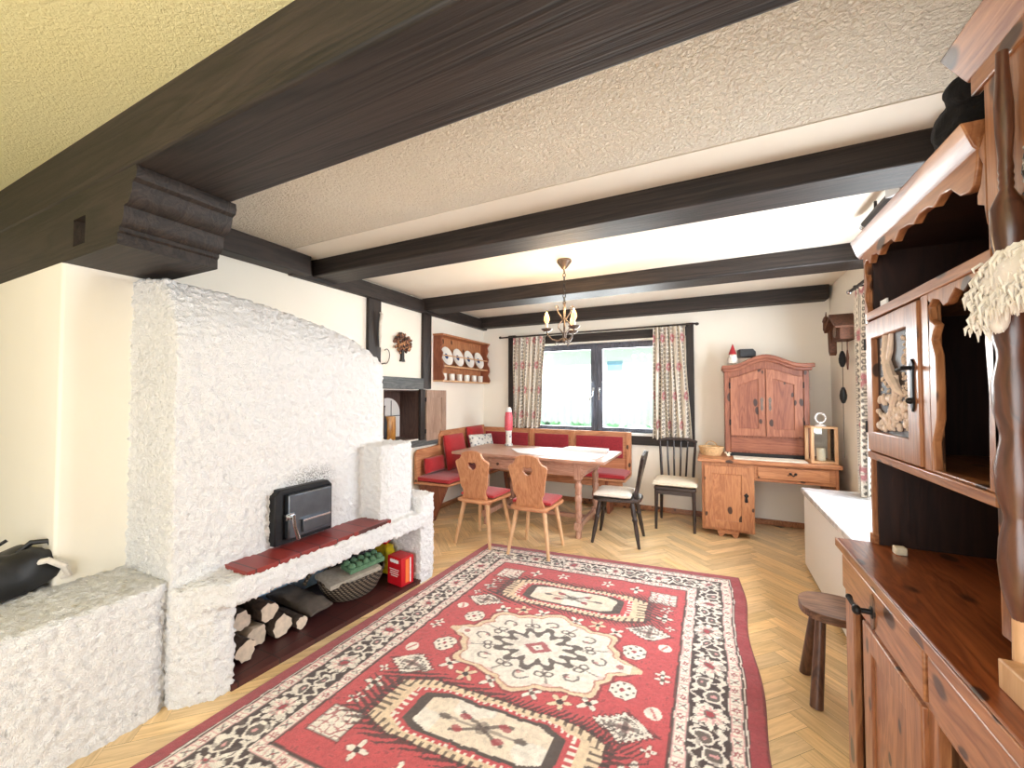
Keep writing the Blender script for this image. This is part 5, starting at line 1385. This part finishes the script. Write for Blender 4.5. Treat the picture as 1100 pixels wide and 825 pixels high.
# ================================================================ RUG
def rug():
    c_red = np.array(srgb(204, 82, 88)[:3]); c_edge = np.array(srgb(164, 62, 72)[:3]); c_cream = np.array(srgb(246, 238, 226)[:3])
    c_pink = np.array(srgb(226, 168, 166)[:3]); c_dark = np.array(srgb(62, 50, 50)[:3]); c_rose = np.array(srgb(170, 62, 74)[:3]); c_tan = np.array(srgb(236, 212, 180)[:3]); c_grey = np.array(srgb(104, 92, 88)[:3])
    hw, hl = 1.075, 1.36
    nu, nv = 400, 506
    u1 = np.linspace(-hw, hw, nu)[:, None]; v1 = np.linspace(-hl, hl, nv)[None, :]
    U = u1 + 0 * v1; V = v1 + 0 * u1
    rs = np.random.RandomState(3)
    def smooth_noise(cell):
        g = rs.rand(int(2 * hw / cell) + 3, int(2 * hl / cell) + 3)
        x = (U + hw) / cell; y = (V + hl) / cell
        i = x.astype(int); j = y.astype(int); fx = x - i; fy = y - j
        fx = fx * fx * (3 - 2 * fx); fy = fy * fy * (3 - 2 * fy)
        return (g[i, j] * (1 - fx) + g[i + 1, j] * fx) * (1 - fy) + (g[i, j + 1] * (1 - fx) + g[i + 1, j + 1] * fx) * fy
    col = np.tile(c_red, U.shape + (1,))
    def put(m, c, a=1.0): col[m] = col[m] * (1 - a) + np.array(c) * a
    n1, n2, n3 = smooth_noise(.012), smooth_noise(.03), smooth_noise(.12)
    n4, n5 = smooth_noise(.05), smooth_noise(.05)
    U = U + .012 * (n4 - .5); V = V + .012 * (n5 - .5)
    d = np.minimum(hw - np.abs(U), hl - np.abs(V))
    side = (hw - np.abs(U)) < (hl - np.abs(V))
    s = np.where(side, V, U)
    # --- field
    put((n1 > .78) & (n2 > .5), c_dark, .45)
    aU, aV = np.abs(U), np.abs(V)
    def motif(cx, cy): return aU - cx, aV - cy, np.where(U < 0, -1, 1)
    # corner squares
    x, y, _ = motif(.565, .81); m = (np.abs(x) < .085) & (np.abs(y) < .075)
    put(m, c_cream); q = np.abs(np.sin(x * 70) * np.cos(y * 80) + .35 * np.sin(x * 120 + y * 60)) < .22
    put(m & q, c_rose, .8); put((np.abs(np.maximum(np.abs(x) - .085, np.abs(y) - .075)) < .006), c_dark, .6)
    # octagonal rosettes
    x, y, _ = motif(.485, .155); o8 = np.maximum(np.maximum(np.abs(x), np.abs(y)), (np.abs(x) + np.abs(y)) * .72)
    put(o8 < .066, c_dark, .5); m = o8 < .06; put(m, c_cream)
    put(m & (np.sin(x * 130 + 1.57) * np.sin(y * 130 + 1.57) > .55), c_dark, .9); put(np.hypot(x, y) < .012, c_rose)
    # serrated diamonds
    x, y, _ = motif(.53, .37); dm = np.abs(x) / .13 + np.abs(y) / .085 + .10 * np.sign(np.sin((x - y) * 170)) * .6
    put(dm < 1.08, c_dark, .75); m = dm < .95; put(m, c_cream)
    put(m & (np.abs(dm - .62) < .07), c_grey, .9); put(dm < .35, c_rose, .5); put((np.abs(x) < .012) & (np.abs(y) < .05), c_dark, .7); put((np.abs(y) < .01) & (np.abs(x) < .06), c_dark, .7)
    # small flowers
    def flower(cx, cy, r_, petals, c1, c2, rot=0):
        x, y, _ = motif(cx, cy); rr = np.hypot(x, y); th = np.arctan2(y, x) + rot
        R_ = r_ * (.62 + .38 * np.cos(petals * th))
        put(rr < R_ + .008, c_dark, .35); put(rr < R_, c1); put(rr < r_ * .28, c2)
    flower(.60, .56, .05, 4, c_cream, c_dark); flower(.60, .67, .04, 5, c_cream, c_rose)
    flower(.645, .02, .035, 4, c_cream, c_grey); flower(.36, .30, .05, 4, c_cream, c_dark, .78); flower(.24, .335, .055, 5, c_tan, c_dark)
    flower(.11, .335, .05, 4, c_cream, c_grey, .78); flower(.38, .88, .05, 4, c_cream, c_dark); flower(.17, .90, .05, 5, c_cream, c_rose); flower(.64, .45, .03, 4, c_cream, c_rose)
    # S shapes
    x, y, _ = motif(.63, .25); rr = np.hypot(x, y); put(rr < .036, c_cream); put((np.abs(x - .5 * y) < .007) & (rr < .03), c_red, .8)
    # lozenges
    ys = aV - .60
    hexm = np.maximum(np.abs(ys) / .195, np.abs(U) / .50 * .55 + np.abs(ys) / .195 * .55)
    ang = np.abs(U) * 2.2 + np.abs(ys) * 1.2
    streak = np.sin(ys * 200 + np.abs(U) * 90 + np.where(np.abs(ys) > .1, U * 160, 0))
    hexm = np.maximum(hexm, np.abs(U) / .56)
    fr = (hexm > .86) & (hexm < 1.18)
    put(fr & (streak + (n1 - .5) * 1.5 > (hexm - 1.0) * 7 - .1), c_dark, .85)
    put(fr & (hexm < .93) & (np.sin(np.where(np.abs(ys) > .1, U * 170, ys * 200)) > 0), c_dark, .9)
    put((hexm <= .86) & (hexm > .70), c_tan); put((hexm <= .86) & (hexm > .76) & (np.sin(np.where(np.abs(ys) > .09, U * 170, ys * 190)) > .35), c_dark, .85)
    put((hexm <= .70) & (hexm > .60), c_red); put((hexm <= .70) & (hexm > .645) & (np.sin(np.where(np.abs(ys) > .07, U * 210, ys * 210)) > .2), c_cream)
    put((hexm <= .60) & (hexm > .51), c_grey * .6); put(hexm <= .51, c_cream); put((hexm <= .51) & (n3 > .45), c_tan, .5)
    inn = hexm < .47
    put(inn & (np.abs(np.abs(ys) - np.abs(U) * .45) < .008) & (np.abs(U) < .12), c_dark, .8)
    put(inn & (np.hypot(np.abs(U) - .0, ys) < .03), c_dark, .6); put(inn & (np.hypot((np.abs(U) - .09) / 1.6, (np.abs(ys) - .035)) < .016), c_rose, .85)
    put(inn & (np.hypot((np.abs(U) - .17) / 2, ys) < .014), c_dark, .8)
    put(inn & (np.abs(ys) < .006) & (np.abs(U) < .2), c_grey, .6)
    # --- centre medallion
    pu, pv = U / .44, V / .31
    rr = np.hypot(pu, pv); th = np.arctan2(pv, pu)
    lob = 1.04 + .075 * np.sign(np.cos(8 * th)) * np.abs(np.cos(8 * th)) ** .6 + .03 * np.cos(16 * th)
    tip = (np.abs(pv) < .24 * (1.32 - np.abs(pu)) / .42) & (np.abs(pu) > .85) & (np.abs(pu) < 1.25)
    m = rr / lob
    put((m < 1.06) | tip, c_dark, .55); put((m < 1.02) | tip, c_tan); put(m < .93, c_cream)
    put((m < .955) & (m > .93), c_rose, .6)
    # lobe ornaments: dark hooks
    a8 = ((th + PI / 8) / (PI / 4)) % 1 - .5
    lx = a8 * (PI / 4) * rr * .37; ly = (rr - .76) * .37
    h1 = np.hypot(lx - .005, ly); put((np.abs(h1 - .03) < .006) & ((lx < .01) | (ly > 0)) & (m < .93), c_dark, .8); put((np.hypot(lx + .01, ly + .015) < .01) & (m < .93), c_rose, .6)
    a8b = (th / (PI / 4)) % 1 - .5
    lx = a8b * (PI / 4) * rr * .37; ly = (rr - .66) * .37
    h2 = np.hypot(np.abs(lx) - .02, ly); put((np.abs(h2 - .018) < .005) & (m < .93), c_dark, .85)
    put((np.abs(lx) < .005) & (m < .88) & (m > .55), c_grey, .7)
    put((np.hypot(lx * 1.2, (rr - .95) * .37) < .03) & (m < .93), c_pink, .5)
    put(tip & (np.abs(pv) < .10) & (np.abs(pu) < 1.12), c_cream); put(tip & (np.hypot((np.abs(pu) - 1.0) * .44, V) < .018), c_rose, .8)
    star = .47 * (1 + .16 * np.sign(np.cos(12 * th)) * np.abs(np.cos(12 * th)) ** .5 + .06 * np.cos(4 * th))
    put(rr < star + .05, c_dark, .9); st2 = star * .80 * (1 + .08 * np.cos(12 * th)); put(rr < st2, c_cream); put((rr < st2 * .9) & (n3 > .5), np.array(srgb(214, 206, 196)[:3]), .5)
    dd_ = np.abs(U) / .085 + np.abs(V) / .06; put((dd_ < 1) & (dd_ > .45), c_rose, .9); put(dd_ < .12, c_dark)
    # --- borders
    put((d < .375) & (d > .365), c_dark, .8)
    def guard(a, bnd):
        m = (d > a) & (d <= bnd); put(m, c_cream); mid = (a + bnd) / 2; hwid = (bnd - a) / 2
        per = .062; k = np.floor(s / per); fx = (s / per - k - .5) * per; fy = d - mid
        rr = np.hypot(fx, fy); th = np.arctan2(fy, fx)
        odd = (k % 2) == 0
        put(m & odd & (rr < .019 * (.75 + .25 * np.cos(6 * th))), c_rose, .85); put(m & odd & (rr < .005), c_cream)
        put(m & ~odd & ((np.abs(np.abs(fx) - np.abs(fy)) < .0045)) & (rr < .022), c_dark, .75); put(m & ~odd & (rr < .004), c_rose)
        put(m & (np.abs(np.abs(fx) - per / 2) < .003), c_pink, .8)
        put((np.abs(d - a) < .004) | (np.abs(d - bnd) < .004), c_dark, .9)
        put((np.abs(d - a - .008) < .003) | (np.abs(d - bnd + .008) < .003), c_pink, .8)
    m = (d > .145) & (d <= .305); put(m, c_dark)
    mid = .225; fy = d - mid; per = .34
    ph = (s + .03 * (n3 - .5)) / per; fy = fy + .035 * (smooth_noise(.04) - .5)
    # white vine
    vine = .058 * np.sin(2 * PI * ph * 2) * np.sign(np.cos(PI * ph * 2) + 1e-6) * .6 + .035 * np.sin(2 * PI * ph * 5)
    put(m & (np.abs(np.abs(fy) - .052 - .012 * np.sin(2 * PI * ph * 6)) < .010), c_cream, .95)
    put(m & (np.abs(fy - .05 * np.sin(2 * PI * ph * 3 + .6)) < .010), c_cream, .95)
    f = (ph % 1 - .5) * per; rr = np.hypot(f, fy); th = np.arctan2(fy, f)
    pet = .078 * (.55 + .45 * np.abs(np.cos(4 * th))); put(m & (rr < pet + .006), c_dark); put(m & (rr < pet), c_cream)
    put(m & (rr < pet * .8) & (np.abs(np.cos(4 * th)) < .75), c_pink, .9); put(m & (rr < .024), c_dark, .8); put(m & (rr < .016), c_rose)
    f2 = ((ph + .5) % 1 - .5) * per
    for sg in (-1, 1):
        lr = np.hypot((f2 - sg * .045) / 1.3, fy - sg * .02); put(m & (lr < .034), c_cream); put(m & (lr < .024), c_dark, .9); put(m & (lr < .008), c_pink)
    put(m & (n2 > .82), c_grey, .5)
    guard(.305, .365); guard(.085, .145)
    put((d <= .085) & (d > .070), c_dark, .9); put((d <= .080) & (d > .0745), c_cream, .9)
    put(d <= .070, c_edge); put(d <= .012, c_edge * .7)
    # worn pile
    col *= (.80 + .28 * n1 + .12 * n2)[..., None]
    col = col * .93 + .07 * np.array([.55, .42, .38])
    # placed on the floor, slightly askew and rippled at the right edge
    U = u1 + 0 * v1; V = v1 + 0 * u1; d = np.minimum(hw - np.abs(U), hl - np.abs(V))
    a = (U / hw + 1) / 2; bq = (V / hl + 1) / 2
    TL, TR, BL, BR = map(np.array, ((-1.905, 3.375), (.19, 3.575), (-1.975, .68), (.21, .78)))
    XY = (TL * (1 - a)[..., None] + TR * a[..., None]) * bq[..., None] + (BL * (1 - a)[..., None] + BR * a[..., None]) * (1 - bq)[..., None]
    rip = np.clip((U / hw - .8) / .2, 0, 1)
    X = XY[..., 0] + .012 * rip * np.sin(V * 7 + .8) - .04 * np.exp(-((V - .9) / .25) ** 2) * rip * 0
    Z = .011 + .0016 * (n1 - .5) + .004 * rip * np.sin(V * 16) ** 2
    edge = np.clip(d / .008, 0, 1); Z = Z * edge + .001 * (1 - edge)
    P = np.stack([X, XY[..., 1], Z], -1)
    off = (-.885, 2.11, 0)
    M = attrmat('rug_pile', 0.95, 0.5, 260, sheen=.25)
    o = gridmesh('oriental_rug', P, M, np.clip(col, 0, 1), None, True, off)
    tag(o, 'red oriental rug with cream medallion and dark flowered border on the parquet', 'rug')
rug()
